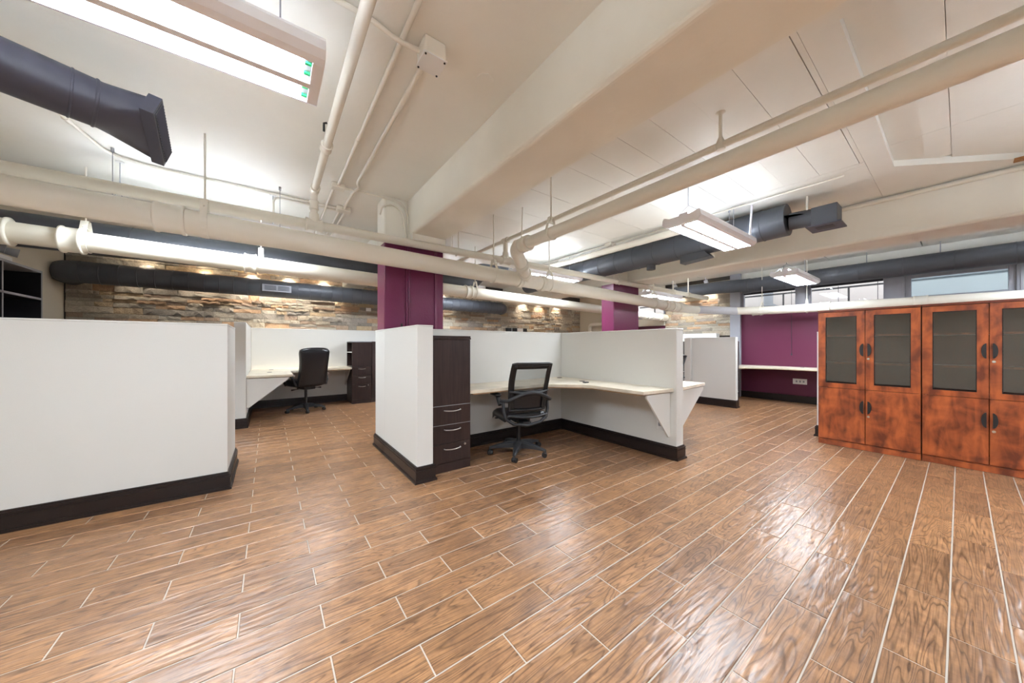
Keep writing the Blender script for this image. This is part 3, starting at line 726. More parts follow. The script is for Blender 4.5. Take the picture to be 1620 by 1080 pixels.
# cherry cabinets ---------------------------------------------------------------------
def cherry_cabinet(y0, y1, label, label_in):
    x0, x1, zt = 5.70, 6.075, 1.69
    t = thing('display_cabinet', ((x0+x1)/2, (y0+y1)/2, 0), label, 'cabinet', 'cherry display cabinets')
    part('side_panel', MB().box(x0, x1, y1-.018, y1, .0, 1.665), M['cherry'], t); part('side_panel', MB().box(x0, x1, y0, y0+.018, .0, 1.665), M['cherry'], t)
    part('back_panel', MB().box(x1-.012, x1, y0+.018, y1-.018, .05, 1.665), M['cherryd'], t)
    part('top_panel', MB().box(x0-.025, x1+.003, y0-.002, y1+.003, 1.665, zt, .003), M['cherryd'], t)
    part('plinth', MB().box(x0-.008, x1-.02, y0+.0, y1-.0, 0.004, .066), M['cherry'], t)
    part('bottom_board', MB().box(x0, x1-.012, y0+.018, y1-.018, .066, .085), M['cherry'], t)
    for z in (.725, 1.02, 1.36): part('shelf_board', MB().box(x0+.02, x1-.012, y0+.018, y1-.018, z, z+.02), M['cherry'], t)
    ym = (y0+y1)/2; fx = x0-.02
    for k, (a, b, hy, lk) in enumerate(((ym+.0025, y1-.002, ym+.028, False), (y0+.002, ym-.0025, ym-.032, True))):
        # glazed upper door
        zb, z2 = .725, 1.662; fw = .068
        mb = MB().box(fx, x0, a, a+fw, zb, z2).box(fx, x0, b-fw, b, zb, z2).box(fx, x0, a+fw, b-fw, zb, zb+.058).box(fx, x0, a+fw, b-fw, z2-.058, z2)
        d = part('glass_door', mb, M['cherry'], t)
        part('gasket', MB().box(fx-.001, fx+.004, a+fw, a+fw+.006, zb+.058, z2-.058).box(fx-.001, fx+.004, b-fw-.006, b-fw, zb+.058, z2-.058).box(fx-.001, fx+.004, a+fw, b-fw, zb+.058, zb+.064).box(fx-.001, fx+.004, a+fw, b-fw, z2-.064, z2-.058), M['gap'], d)
        part('pane', MB().box(fx+.006, fx+.010, a+fw, b-fw, zb+.058, z2-.058), M['glass'], d)
        d2 = part('lower_door', MB().box(fx, x0, a, b, .082, .720, .002), M['cherry'], t)
        for dd, hz in ((d, 1.195), (d2, .515)):
            sgn = 1 if not lk else -1      # bow points away from the meeting line
            N_ = 10; vs = []
            for i in range(N_+1):
                th = math.pi*i/N_; vs.append((hy+sgn*(-.012+.030*math.sin(th)) , hz-.075*math.cos(th)))
            base_y = hy-sgn*.012
            poly = [(p[0], p[1]) for p in vs]
            part('handle', MB().prism_ax(poly, fx-.018, fx-.0005, 'x'), M['black'], dd, 'black half-moon pull')
            if lk: part('lock', MB().tube([(fx+.002, hy+.006, hz-.105), (fx-.006, hy+.006, hz-.105)], .012, 12), M['chrome'], dd)
    return t
cherry_cabinet(.253, 1.083, 'glazed cherry display cabinet nearest the middle of the room', '')
cherry_cabinet(-.582, .246, 'glazed cherry display cabinet cut by the right edge of the picture', '')

# black bookcase on the left wall ------------------------------------------------------
t = thing('bookcase', (-2.42, 6.0, 0), 'tall black open bookcase against the left wall', 'bookcase')
bx0, bx1, by0, by1, bz = -2.59, -2.23, 5.1, 6.68, 2.13
part('side_panel', MB().box(bx0, bx1, by1-.02, by1, 0, bz), M['shelf'], t); part('side_panel', MB().box(bx0, bx1, by0, by0+.02, 0, bz), M['shelf'], t)
part('back_panel', MB().box(bx0, bx0+.01, by0, by1, 0, bz), M['shelf'], t)
part('top_panel', MB().box(bx0, bx1+.004, by0, by1+.004, bz, bz+.028, .003), M['lgrey'], t, 'grey edged top')
part('edge_strip', MB().box(bx1, bx1+.004, by1-.02, by1+.002, 0, bz), M['lgrey'], t)
part('divider', MB().box(bx0+.01, bx1, 5.92, 5.94, 0, bz), M['shelf'], t); part('edge_strip', MB().box(bx1, bx1+.003, 5.92, 5.94, 0, bz), M['lgrey'], t)
for z in (.1, .5, .9, 1.3, 1.80):
    sh = part('shelf_board', MB().box(bx0+.01, bx1, by0+.02, by1-.02, z, z+.025), M['shelf'], t); part('edge_strip', MB().box(bx1, bx1+.003, by0+.02, by1-.02, z, z+.025), M['lgrey'], sh)
t = thing('emergency_light', (-2.45, 5.95, bz+.03), 'white emergency light box with grey twin heads above the bookcase', 'light fitting')
part('box', MB().box(-2.55, -2.35, 5.95, 6.43, bz+.029, bz+.12, .006), M['white'], t)
for yv in (6.12, 6.36):
    h = part('lamp_head', MB().tube([(-2.44, yv, bz+.20), (-2.30, yv+.05, bz+.17)], [.03, .05], 14), M['lgrey'], t)
    part('neck', MB().tube([(-2.44, yv, bz+.11), (-2.44, yv, bz+.20)], .012, 8), M['black'], h)

# ceiling lights ---------------------------------------------------------------------------
def light(cx, cy, z, ln, label, rods=True, detail=False):
    t = thing('pendant_light', (cx, cy, z), label, 'ceiling light', 'fluorescent pendant lights')
    x0, x1 = cx-ln/2, cx+ln/2; hw = .192; H_ = .085
    P = [(-hw+.045, 0), (-hw+.014, .012), (-hw-.008, .040), (-hw-.002, .085), (-hw+.010, .104), (-hw+.022, .104), (-.12, H_), (.12, H_), (hw-.022, .104), (hw-.010, .104), (hw+.002, .085), (hw+.008, .040), (hw-.014, .012), (hw-.045, 0), (hw-.045, .03), (-hw+.045, .03)]
    part('housing', MB().prism_ax([(cy+a, z+b) for a, b in P], x0+.006, x1-.006, 'x'), M['lwhite'], t)
    Q = [(cy+a, z+b) for a, b in P[:14]]
    part('end_cap', MB().prism_ax(Q, x0, x0+.006, 'x'), M['lwhite'], t); part('end_cap', MB().prism_ax(Q, x1-.006, x1, 'x'), M['lwhite'], t)
    part('end_rail', MB().box(x0+.006, x0+.045, cy-hw+.046, cy+hw-.046, z, z+.03), M['lwhite'], t); part('end_rail', MB().box(x1-.045, x1-.006, cy-hw+.046, cy+hw-.046, z, z+.03), M['lwhite'], t)
    part('divider', MB().box(x0+.045, x1-.045, cy-.018, cy+.018, z-.012, z+.03), M['lwhite'], t)
    e = .075 if detail else .045
    for s in (-1, 1):
        part('diffuser', MB().box(x0+.045, x1-e, min(cy+s*.018, cy+s*(hw-.046)), max(cy+s*.018, cy+s*(hw-.046)), z+.012, z+.016), M['lamp'], t)
        if detail:
            so = part('socket', MB().box(x1-e+.001, x1-.046, min(cy+s*.02, cy+s*.14), max(cy+s*.02, cy+s*.14), z+.016, z+.03), M['lgrey'], t)
            for q in (.05, .115): part('lamp_end', MB().tube([(x1-e+.002, cy+s*q, z+.012), (x1-.048, cy+s*q, z+.012)], .009, 10), M['green'], so)
    part('added_spine', MB().box(x0+.05, x1-.05, cy-.045, cy+.045, z+H_-.001, z+H_+.034).box(x0+.05, x1-.05, cy-.055, cy+.055, z+H_+.034, z+H_+.038), M['lwhite'], t)  # ridge added to carry the glowing side strips
    for s in (-1, 1):
        part('added_uplight', MB().box(x0+.06, x1-.06, cy+s*.0455, cy+s*.048, z+H_+.003, z+H_+.033), M['added_glow'], t, 'lit side slot on top of the housing')  # invented strips that throw extra light on the ceiling
    if rods:
        for xr in (x0+.16, x1-.16):
            w = MB().tube([(xr, cy, z+.23), (xr, cy, ZC)], .004, 6)
            for s in (-1, 1): w.tube([(xr, cy, z+.23), (xr, cy+s*.165, z+.104)], .0025, 6)
            part('suspension_wire', w, M['lgrey'], t)
            part('ceiling_cup', MB().tube([(xr, cy, ZC-.012), (xr, cy, ZC-.0005)], .03, 12), M['white'], t)
    return t
light(-.545, 1.85, 2.50, 1.5, 'nearest fluorescent light filling the top left corner of the picture', True, True)
light(4.17, 1.71, 2.50, 1.5, 'fluorescent light hanging before the charcoal duct in the right bay')
light(7.85, 1.80, 2.44, 1.45, 'fluorescent light hanging before the window duct')
light(7.89, 4.45, 2.44, 1.45, 'small-looking fluorescent light behind the second plum column')
light(4.17, 4.55, 2.50, 1.5, 'fluorescent light seen behind the pipe wye and the thin sprinkler pipe')
light(-.545, 4.75, 2.50, 1.5, 'fluorescent light mostly hidden behind the two left cream pipes')
light(-.545, -1.1, 2.50, 1.5, 'fluorescent light behind the camera in the left bay')
light(4.17, -1.1, 2.50, 1.5, 'fluorescent light behind the camera in the right bay')
light(.75, 7.0, 2.74, .8, 'short fluorescent light hidden above the rear left cubicle')  # unseen lamp added to brighten the rear left cubicle
light(.9, -2.3, 2.45, 1.5, 'fluorescent light behind the camera near the grey wall')  # extra unseen lamp added to brighten the foreground
light(7.85, -1.1, 2.50, 1.45, 'fluorescent light behind the camera beside the windows')
light(3.6, 7.2, 2.62, 1.5, 'fluorescent light hidden deep in the back bay')
part_c = thing('power_conduit', (4.9, 1.5, 2.58), 'white flexible power conduit looping into the right bay light', 'conduit')
part('hose', MB().tube(arc((4.72, 1.60, 2.52), (0, 0, 1), (1, -.3, 0), .12, -.5, 1.5, 10)+[(4.86, 1.55, 2.9), (4.87, 1.55, 3.0)], .012, 8), M['lwhite'], part_c)

# spotlights washing the stone wall; the two leftmost are added to brighten that end
def spot_lamp(t, p, aim, w):
    l = bpy.data.lights.new('spot_lamp', 'SPOT'); l.energy = w; l.color = (1, .89, .76); l.spot_size = math.radians(78); l.spot_blend = .8; l.shadow_soft_size = .03
    o = bpy.data.objects.new('spot_lamp', l); COL.objects.link(o); o.parent = t
    p = Vector(p); o.location = p-ORG[t]; o.rotation_euler = (Vector(aim)-p).to_track_quat('-Z', 'Y').to_euler()
for k, xs in enumerate((-1.7, -.95, -.25, .35, 1.0, 2.9, 3.8, 6.6, 7.3, 8.1)):
    t = thing('spot_light', (xs, 8.17, 2.93), ['stone wall spotlight nearest the left wall', 'second stone wall spotlight from the left wall', 'third stone wall spotlight from the left wall', 'fourth stone wall spotlight from the left wall', 'fifth stone wall spotlight from the left wall', 'stone wall spotlight just right of the first column',
        'stone wall spotlight over the middle cubicle', 'stone wall spotlight past the duct elbow', 'stone wall spotlight second past the duct elbow', 'stone wall spotlight nearest the right wall'][k], 'spotlight', 'spotlights over the back stone wall')
    part('can', MB().tube([(xs, 8.15, 2.90), (xs, 8.215, 2.79)], [.045, .05], 14), M['lwhite'], t)
    part('stem', MB().tube([(xs, 8.15, 2.9), (xs, 8.15, 2.995)], .01, 8), M['lwhite'], t)
    spot_lamp(t, (xs, 8.225, 2.76), (xs, 8.42, 2.2), (12, 22, 60, 60, 40, 34, 30, 20, 20, 16)[k])
    part('bulb', MB().tube([(xs, 8.213, 2.795), (xs, 8.217, 2.788)], .038, 14), M['spot'], t)
for k, ys in enumerate((4.7, 3.9)):
    t = thing('spot_light', (9.1, ys, 2.95), ['spotlight over the far side of the stone pier', 'spotlight over the near side of the stone pier'][k], 'spotlight', 'spotlights over the stone pier')
    part('can', MB().tube([(9.08, ys, 2.92), (9.14, ys, 2.83)], [.045, .05], 14), M['lwhite'], t)
    part('stem', MB().tube([(9.08, ys, 2.92), (9.08, ys, 2.998)], .01, 8), M['lwhite'], t)
    spot_lamp(t, (9.15, ys, 2.82), (9.35, ys, 2.2), 20)
    part('bulb', MB().tube([(9.138, ys, 2.833), (9.142, ys, 2.827)], .038, 14), M['spot'], t)

# pipes -------------------------------------------------------------------------------------
def bend(P, r, n=6):
    """round the corners of a polyline"""
    P = [Vector(p) for p in P]; out = [P[0]]
    for i in range(1, len(P)-1):
        a, b, c = P[i-1], P[i], P[i+1]; d1 = (a-b); d2 = (c-b); q = min(r, d1.length*.45, d2.length*.45)
        p1 = b+d1.normalized()*q; p2 = b+d2.normalized()*q
        for k in range(n+1):
            u = k/n; out.append(p1*(1-u)**2+b*2*u*(1-u)+p2*u*u)
    return out+[P[-1]]
def hub(mb, c, d, L, r, lip=.006, n=20):
    c = Vector(c); d = Vector(d).normalized()
    a = c-d*L/2; b = c+d*L/2
    return mb.tube([a, a+d*.001, a+d*L*.12, a+d*L*.2, b-d*L*.2, b-d*L*.12, b-d*.001, b], [r, r+lip, r+lip, r, r, r+lip, r+lip, r], n)
def clevis(t, c, d, r, ztop=ZC, mat=None, wid=.035):
    """strap hanger round a pipe plus its rod to the slab; c is the pipe centre"""
    mat = mat or M['pipe']; c = Vector(c); d = Vector(d).normalized(); s = Vector((0, 0, 1)).cross(d)
    top = c+Vector((0, 0, r+.10)); P = [top+s*.02]+[c+s*(r+.006)+Vector((0, 0, r*.5))]
    path = [top-s*.03]+[c-s*(r+.008)+Vector((0, 0, .03))]
    path = [top-s*.03]+[c+(s*math.cos(a)+Vector((0, 0, 1))*math.sin(a))*(r+.005) for a in [math.pi-.25+(math.pi+.5)*i/14 for i in range(15)]]+[top+s*.03, top-s*.03]
    vs = []; fs = []
    for p in path: vs += [p-d*wid/2, p+d*wid/2]
    out = []
    for i in range(len(path)): 
        n_ = (path[i]-c); n_ = (n_-d*n_.dot(d)).normalized()*.006; out += [vs[2*i]+n_, vs[2*i+1]+n_]
    m = len(vs); 
    for i in range(len(path)-1):
        a = 2*i; fs += [(a, a+1, a+3, a+2), (m+a, m+a+2, m+a+3, m+a+1), (a, a+2, m+a+2, m+a), (a+1, m+a+1, m+a+3, a+3)]
    part('strap', MB().add(vs+out, fs), mat, t)
    part('hanger_rod', MB().tube([top-Vector((0, 0, .03)), Vector((c.x, c.y, ztop))], .0075, 8), mat, t)
    part('cross_bolt', MB().tube([c-s*(r+.02)*.7+Vector((0, 0, r+.04)), c+s*(r+.02)*.7+Vector((0, 0, r+.04))], .006, 6), mat, t)
# drain main along X with bend toward the windows
zP2 = lambda x: 2.238-.0200*x
t = thing('drain_pipe', (1.5, 3.71, 2.1), 'large cream drain pipe crossing the whole room before both columns', 'pipe')
part('pipe_run', MB().tube([(XL, 3.71, zP2(XL)), (7.55, 3.71, zP2(7.55))], .098, 28), M['pipe'], t)
part('pipe_run', MB().tube(bend([(7.5, 3.71, zP2(7.5)), (7.95, 3.71, 2.08), (8.88, 3.02, 2.05), (8.95, 2.6, 2.03), (8.95, -1.5, 1.96)], .3), .088, 24), M['pipe'], t)
part('grey_section', MB().tube([(8.0, 3.672, 2.079), (8.78, 3.095, 2.052)], .0905, 24), M['gpipe'], t, 'unpainted grey pipe length')
for x, L_ in ((-.62, .11), (2.86, .05), (3.28, .05), (6.35, .07), (6.75, .09), (7.05, .07), (7.3, .07)):
    part('coupling', hub(MB(), (x, 3.71, zP2(x)), (1, 0, 0), L_*1.6, .108, .008, 28), M['pipe'], t)
for yv in (2.75, 1.6, .4): part('coupling', hub(MB(), (8.95, yv, 2.03-.017*(2.6-yv)), (0, 1, 0), .16, .098, .008, 24), M['pipe'], t)
clevis(t, (-.42, 3.71, zP2(-.42)), (1, 0, 0), .098, wid=.045); clevis(t, (2.43, 3.71, zP2(2.43)), (1, 0, 0), .098); clevis(t, (3.44, 3.71, zP2(3.44)), (1, 0, 0), .098)
clevis(t, (6.33, 3.71, zP2(6.33)), (1, 0, 0), .098, 2.514)
for p in ((8.95, 2.65, 2.03), (8.95, 1.88, 2.018)): clevis(t, p, (0, 1, 0), .09, wid=.02)
# branch drain along Y
t = thing('branch_drain_pipe', (2.37, 1.5, 2.36), 'cream drain pipe from the top right corner to the wye on the main', 'pipe')
part('pipe_run', MB().tube([(2.40, YF, 2.47), (2.37, 2.95, 2.41)], .062, 24), M['pipe'], t)
part('elbow', MB().tube(bend([(2.37, 2.9, 2.41), (2.37, 3.16, 2.41), (2.52, 3.25, 2.30), (2.62, 3.33, 2.26)], .12), .074, 24), M['pipe'], t)
part('wye', MB().tube(bend([(2.50, 3.23, 2.31), (2.66, 3.36, 2.25), (3.02, 3.70, 2.19)], .06), .066, 24), M['pipe'], t)
for c, d in (((2.37, 2.93, 2.41), (0, 1, 0)), ((2.37, 3.06, 2.405), (0, 1, 0)), ((2.60, 3.315, 2.268), (.16, .13, -.07)), ((2.82, 3.52, 2.22), (.36, .34, -.06))):
    part('coupling', hub(MB(), c, d, .075, .079, .009, 24), M['pipe'], t)
clevis(t, (2.372, 2.53, 2.414), (0, 1, 0), .062); clevis(t, (2.395, -1.2, 2.45), (0, 1, 0), .062)
part('hanger_rod', MB().tube([(2.56, 3.28, 2.33), (2.60, 3.30, 3.0)], .0075, 8), M['pipe'], t)
# sprinkler main and branch
t = thing('sprinkler_main', (3.0, 3.87, 2.42), 'mid-size cream sprinkler pipe running above the large drain pipe', 'pipe')
part('pipe_run', MB().tube([(XL, 3.87, 2.462), (9.05, 3.87, 2.462)], .046, 20), M['pipe'], t)
for x in (.374, 2.74):
    part('tee', hub(MB(), (x, 3.87, 2.462), (1, 0, 0), .15, .056, .007), M['pipe'], t)
    part('tee_neck', MB().tube([(x, 3.87, 2.49), (x, 3.87, 2.58)], [.05, .042], 16), M['pipe'], t)
for x, zt in ((5.37, ZC), (6.37, 2.514), (7.4, ZC), (8.1, ZC)):
    part('coupling', hub(MB(), (x, 3.87, 2.462), (1, 0, 0), .10, .052, .006), M['pipe'], t)
    part('hanger', MB().tube([(x, 3.87, 2.5), (x, 3.87, zt)], .014 if x != 6.37 else .024, 10), M['pipe'], t)
part('end_cap', MB().tube([(9.0, 3.87, 2.462), (9.08, 3.87, 2.462)], [.056, .05], 16), M['pipe'], t)
part('hanger', MB().tube([(1.95, 3.87, 2.40), (1.99, 3.87, 2.45), (1.99, 3.87, ZC)], .006, 8).tube([(1.90, 3.87, 2.51), (1.90, 3.87, ZC)], .006, 8), M['pipe'], t)
t = thing('sprinkler_branch', (2.74, 1.0, 2.72), 'thin cream sprinkler pipe above the branch drain in the right bay', 'pipe')
part('pipe_run', MB().tube([(2.74, YF, 2.752), (2.74, 5.6, 2.752)], .027, 16), M['pipe'], t)
part('riser', MB().tube([(2.74, 3.87, 2.58), (2.74, 3.87, 2.75)], .034, 14), M['pipe'], t)
part('tee', hub(MB(), (2.74, 3.87, 2.752), (0, 1, 0), .12, .036, .006, 16), M['pipe'], t)
part('hanger', MB().tube([(2.74, 1.071, 2.72), (2.74, 1.071, 2.74), (2.74, 1.071, 2.76), (2.74, 1.071, 2.82), (2.74, 1.071, 2.985), (2.74, 1.071, 3.0)], [.03, .036, .036, .012, .012, .035], 14), M['pipe'], t)
t = thing('sprinkler_riser', (.374, 2.0, 2.8), 'cream pipe under the left ceiling dropping onto the sprinkler main', 'pipe')
part('pipe_run', MB().tube(bend([(.374, YF, 2.90), (.374, 2.9, 2.83), (.374, 3.87, 2.80), (.374, 3.87, 2.58)], .08), .031, 16), M['pipe'], t)
for c, d in (((.374, 3.0, 2.83), (0, 1, 0)), ((.374, 3.80, 2.80), (0, 1, 0)), ((.374, 3.87, 2.66), (0, 0, 1))): part('coupling', hub(MB(), c, d, .09, .037, .006, 16), M['pipe'], t)
part('black_hook', MB().tube([(.34, 2.86, 2.87), (.34, 2.86, 2.93), (.36, 2.86, 2.94)], .008, 8), M['black'], t)
# bright rear pipe
zP3 = lambda x: 2.235-.020*x
t = thing('rear_drain_pipe', (3, 5.1, 2.0), 'bright cream pipe lit from below running behind the columns', 'pipe')
part('pipe_run', MB().tube([(XL, 5.1, zP3(XL)), (XR, 5.1, zP3(XR))], .096, 28), M['pipew'], t)
for x, L_, R_ in ((-1.95, .16, .118), (-1.52, .14, .118), (-.17, .12, .108), (2.80, .12, .108), (8.25, .06, .106), (8.42, .06, .106), (8.6, .06, .106), (9.0, .07, .106)):
    part('coupling', hub(MB(), (x, 5.1, zP3(x)), (1, 0, 0), L_, R_, .010, 28), M['pipew'], t)
for x in (-1.44, -.07, 2.95, 7.9): clevis(t, (x, 5.1, zP3(x)), (1, 0, 0), .096, mat=M['pipew'], wid=.05 if x < 0 else .03)
# small wall pipe by the far corner
t = thing('wall_pipe', (9.25, 7.4, 1.5), 'cream elbowed pipe in the far back corner', 'pipe')
part('pipe_run', MB().tube(bend([(9.24, 7.85, 1.5), (9.24, 7.85, 1.98), (9.24, 6.6, 1.98)], .12), .06, 16), M['pipe'], t)
# pipe and conduit near the right duct
t = thing('duct_side_pipe', (4.62, 3, 2.7), 'cream pipe running along the top of the right bay duct', 'pipe')
part('pipe_run', MB().tube([(4.66, 1.95, 2.86), (4.66, 6.5, 2.86)], .05, 16), M['pipe'], t)
t = thing('ceiling_conduit', (4.74, 3.5, 2.95), 'thin cream conduit with a junction box above the right bay duct', 'conduit')
part('conduit_run', MB().tube([(4.72, .7, 2.975), (4.72, 6.4, 2.975)], .010, 8).tube([(4.69, 3.6, 2.972), (4.69, 6.4, 2.972)], .010, 8), M['pipe'], t)
part('junction_box', MB().box(4.66, 4.80, 3.50, 3.64, 2.94, 2.998, .005), M['pipe'], t)
part('drop', MB().tube(bend([(4.69, 4.72, 2.972), (4.69, 4.80, 2.96), (4.69, 4.80, 2.70)], .03), .010, 8), M['pipe'], t)
t = thing('beam_side_pipe', (5.8, 0, 2.9), 'thin cream sprinkler pipe along the top of the second ceiling beam', 'pipe')
part('pipe_run', MB().tube([(5.83, YF, 2.955), (5.83, 1.6, 2.955)], .024, 14), M['pipe'], t)
solo('rust_bracket', MB().box(5.62, 5.72, -.36, -.30, 2.985, 3.0), plain('rust', (.35, .16, .05), .8, noise=.4, nscale=40), 'small rusty bracket on the ceiling at the right edge', 'bracket')

# left ceiling conduits ------------------------------------------------------------------
t = thing('ceiling_conduit', (.61, 3.0, 2.95), 'cream conduit running straight along the left ceiling to the first small box', 'conduit')
part('conduit_run', MB().tube([(.61, YF, 2.978), (.61, 3.98, 2.978)], .016, 10), M['pipe'], t)
part('coupling', MB().tube([(.61, 3.0, 2.978), (.61, 3.05, 2.978)], .020, 10), M['pipe'], t)
part('junction_box', MB().box(.545, .675, 3.96, 4.06, 2.945, 2.999, .004), M['pipe'], t)
part('conduit_run', MB().tube([(.58, 4.06, 2.975), (.58, YB-.05, 2.975)], .014, 10), M['pipe'], t)
t = thing('ceiling_conduit', (.77, 3.0, 2.95), 'cream conduit running from the square ceiling box to the second small box', 'conduit')
part('conduit_run', MB().tube(bend([(.77, 1.9, 2.978), (.765, 3.8, 2.978), (.81, 3.93, 2.978), (.77, 4.06, 2.975), (.77, 4.6, 2.975)], .05), .016, 10), M['pipe'], t)
part('junction_box', MB().box(.69, .85, 4.60, 4.71, 2.945, 2.999, .004), M['pipe'], t)
part('conduit_run', MB().tube([(.74, 4.71, 2.975), (.74, YB-.05, 2.975)], .014, 10).tube([(.80, 4.71, 2.975), (.80, YB-.05, 2.975)], .014, 10), M['pipe'], t)
t = thing('ceiling_box', (.77, 1.84, 2.9), 'square cream junction box screwed to the ceiling with a flat cover', 'junction box')
part('box', MB().box(.705, .835, 1.775, 1.905, 2.90, 2.999, .012), M['pipe'], t)
cv = part('cover', MB().box(.70, .84, 1.77, 1.91, 2.892, 2.90, .002), M['white'], t)
for x in (.713, .827):
    for y in (1.783, 1.897): part('screw', MB().tube([(x, y, 2.888), (x, y, 2.892)], .006, 8), M['black'], cv)
t = thing('ceiling_conduit', (.4, 1.87, 2.95), 'short cream conduit crossing into the square ceiling box', 'conduit')
part('conduit_run', MB().tube(bend([(-1.2, 1.86, 2.985), (.44, 1.86, 2.985), (.58, 1.87, 2.955), (.71, 1.86, 2.955)], .08), .014, 10), M['pipe'], t)
solo('ceiling_plate', MB().tube([(1.15, 1.86, 2.995), (1.15, 1.86, 3.0)], .055, 24), M['ceil'], 'round cream blanking plate on the left ceiling', 'cover plate')
t = thing('ceiling_conduit', (-.3, 4.6, 2.95), 'long cream conduit curving across the left ceiling above the pipes', 'conduit')
part('conduit_run', MB().tube(bend([(-1.40, 2.6, 2.98), (-1.25, 4.0, 2.98), (-1.16, 4.58, 2.98), (-.9, 4.66, 2.98), (.69, 4.66, 2.98)], .22), .013, 10), M['pipe'], t)
part('branch', MB().tube(bend([(.69, 4.73, 2.972), (.18, 4.72, 2.972), (.05, 4.72, 2.96), (.05, 4.72, 2.70)], .06), .012, 10), M['pipe'], t)
part('clip', MB().tube([(-1.245, 4.04, 2.98), (-1.235, 4.10, 2.98)], .02, 10), M['pipe'], t)
t = thing('column_conduit', (1.2, 3.98, 2.4), 'cream conduit looping over the top of the first plum column', 'conduit')
part('loop', MB().tube(bend([(1.04, 3.985, 2.76), (1.06, 3.98, 2.86), (1.19, 3.98, 2.92), (1.30, 3.98, 2.85), (1.325, 3.98, 2.70), (1.352, 3.973, 2.455)], .08), .011, 10), M['pipe'], t)
part('feed', MB().tube(bend([(.68, 4.01, 2.972), (1.10, 4.0, 2.975), (1.27, 3.97, 2.96), (1.36, 3.97, 2.85), (1.378, 3.973, 2.455)], .1), .011, 10), M['pipe'], t)
# thin wires with eyelets
for k, (x, y, zb, lab) in enumerate(((-1.11, 4.465, 2.56, 'thin wire hanging from the left ceiling near the big register duct'), (.106, 4.47, 2.56, 'thin wire hanging from the left ceiling beside the sprinkler riser'), (4.79, 1.77, 2.86, 'thin wire holding the right bay duct'))):
    t = thing('hanger_wire', (x, y, zb), lab, 'wire', 'thin hanger wires')
    part('wire', MB().tube([(x, y, zb), (x, y, 2.97)], .003, 6), M['lgrey'], t)
    part('eyelet', MB().tube([(x, y, 2.965), (x, y, 3.0)], .012, 8), M['lgrey'], t)

# ducts ---------------------------------------------------------------------------------------
def duct(t, P, r, mat, ring=.55, n=32, ringr=.004, start=.3):
    part('duct_run', MB().tube(P, r, n), mat, t)
    P = [Vector(p) for p in P]; acc = 0; nxt = start
    for i in range(len(P)-1):
        L_ = (P[i+1]-P[i]).length; d = (P[i+1]-P[i]).normalized()
        while nxt < acc+L_:
            c = P[i]+d*(nxt-acc)
            part('seam_ring', MB().tube([c-d*.006, c-d*.003, c+d*.003, c+d*.006], [r, r+ringr, r+ringr, r], n, caps=False), mat, t); nxt += ring
        acc += L_
# duct 1: behind the bright pipe
t = thing('air_duct', (0, 5.47, 2.2), 'charcoal round duct hidden between the two left cream pipes', 'duct')
duct(t, bend([(XL, 5.47, 2.385), (3.0, 5.47, 2.385), (3.25, 5.47, 2.66), (4.05, 5.47, 2.66)], .15), .168, M['duct'], 1.1)
# duct 2: spiral duct along the stone wall
t = thing('air_duct', (1.5, 8.0, 2.2), 'charcoal spiral duct running along the back stone wall', 'duct')
duct(t, bend([(-2.50, 8.40, 2.375), (-2.50, 8.03, 2.375), (5.55, 8.03, 2.33), (5.75, 8.38, 2.36)], .16), .165, M['duct'], .2, ringr=.006)
for xg, lab in ((.14, None), (2.35, None)):
    g = part('register', MB().box(xg-.23, xg+.23, 7.835, 7.87, 2.285, 2.415, .004), M['frame'], t)
    for k in range(4): part('louver', MB().obox((xg-.105, 7.832, 2.318+k*.023), (1, 0, 0), (0, .8, .6), (0, -.6, .8), .09, .007, .002).obox((xg+.105, 7.832, 2.318+k*.023), (1, 0, 0), (0, .8, .6), (0, -.6, .8), .09, .007, .002), M['duct'], g)
# duct 3: right bay
t = thing('air_duct', (5.2, 3.0, 2.5), 'charcoal round duct with an end cap and outlet box in the right bay', 'duct')
X3, Z3 = 5.12, 2.755
duct(t, [(X3, 1.25, Z3+.03), (X3, 6.3, Z3-.04)], .19, M['duct'], .36, ringr=.005, start=.25)
part('end_cap', MB().tube([(X3, 1.262, Z3+.03), (X3, 1.262, Z3+.03), (X3, 1.235, Z3+.03)], [.19, .197, .197], 32), M['duct'], t)
part('collar', MB().tube(bend([(X3, 1.24, Z3+.0), (X3+.02, 1.12, Z3-.0), (X3+.02, 1.02, Z3-.01), (X3+.03, .90, Z3-.03)], .08), [.10]*16 if False else .10, 20), M['duct'], t)
ob = part('outlet_box', MB().box(X3-.10, X3+.14, .80, 1.02, Z3-.14, Z3+.07, .006), M['duct'], t)
part('outlet_flange', MB().box(X3-.14, X3+.18, .765, 1.06, Z3-.155, Z3-.14), M['ductb'], ob)
part('outlet_grille', MB().box(X3-.06, X3+.06, .84, .99, Z3-.158, Z3-.154), M['black'], ob)
part('support_rod', MB().tube([(X3-.02, 1.07, Z3), (X3-.02, 1.07, 3.0)], .010, 8), M['pipe'], t)
part('damper_stub', MB().tube([(X3, 3.05, Z3-.17), (X3, 3.05, Z3-.25)], .07, 16), M['duct'], t)
part('scoop', MB().prism_ax([(2.18, Z3-.15), (2.52, Z3-.15), (2.52, Z3-.27), (2.10, Z3-.24)], X3-.10, X3+.06, 'x'), M['duct'], t)
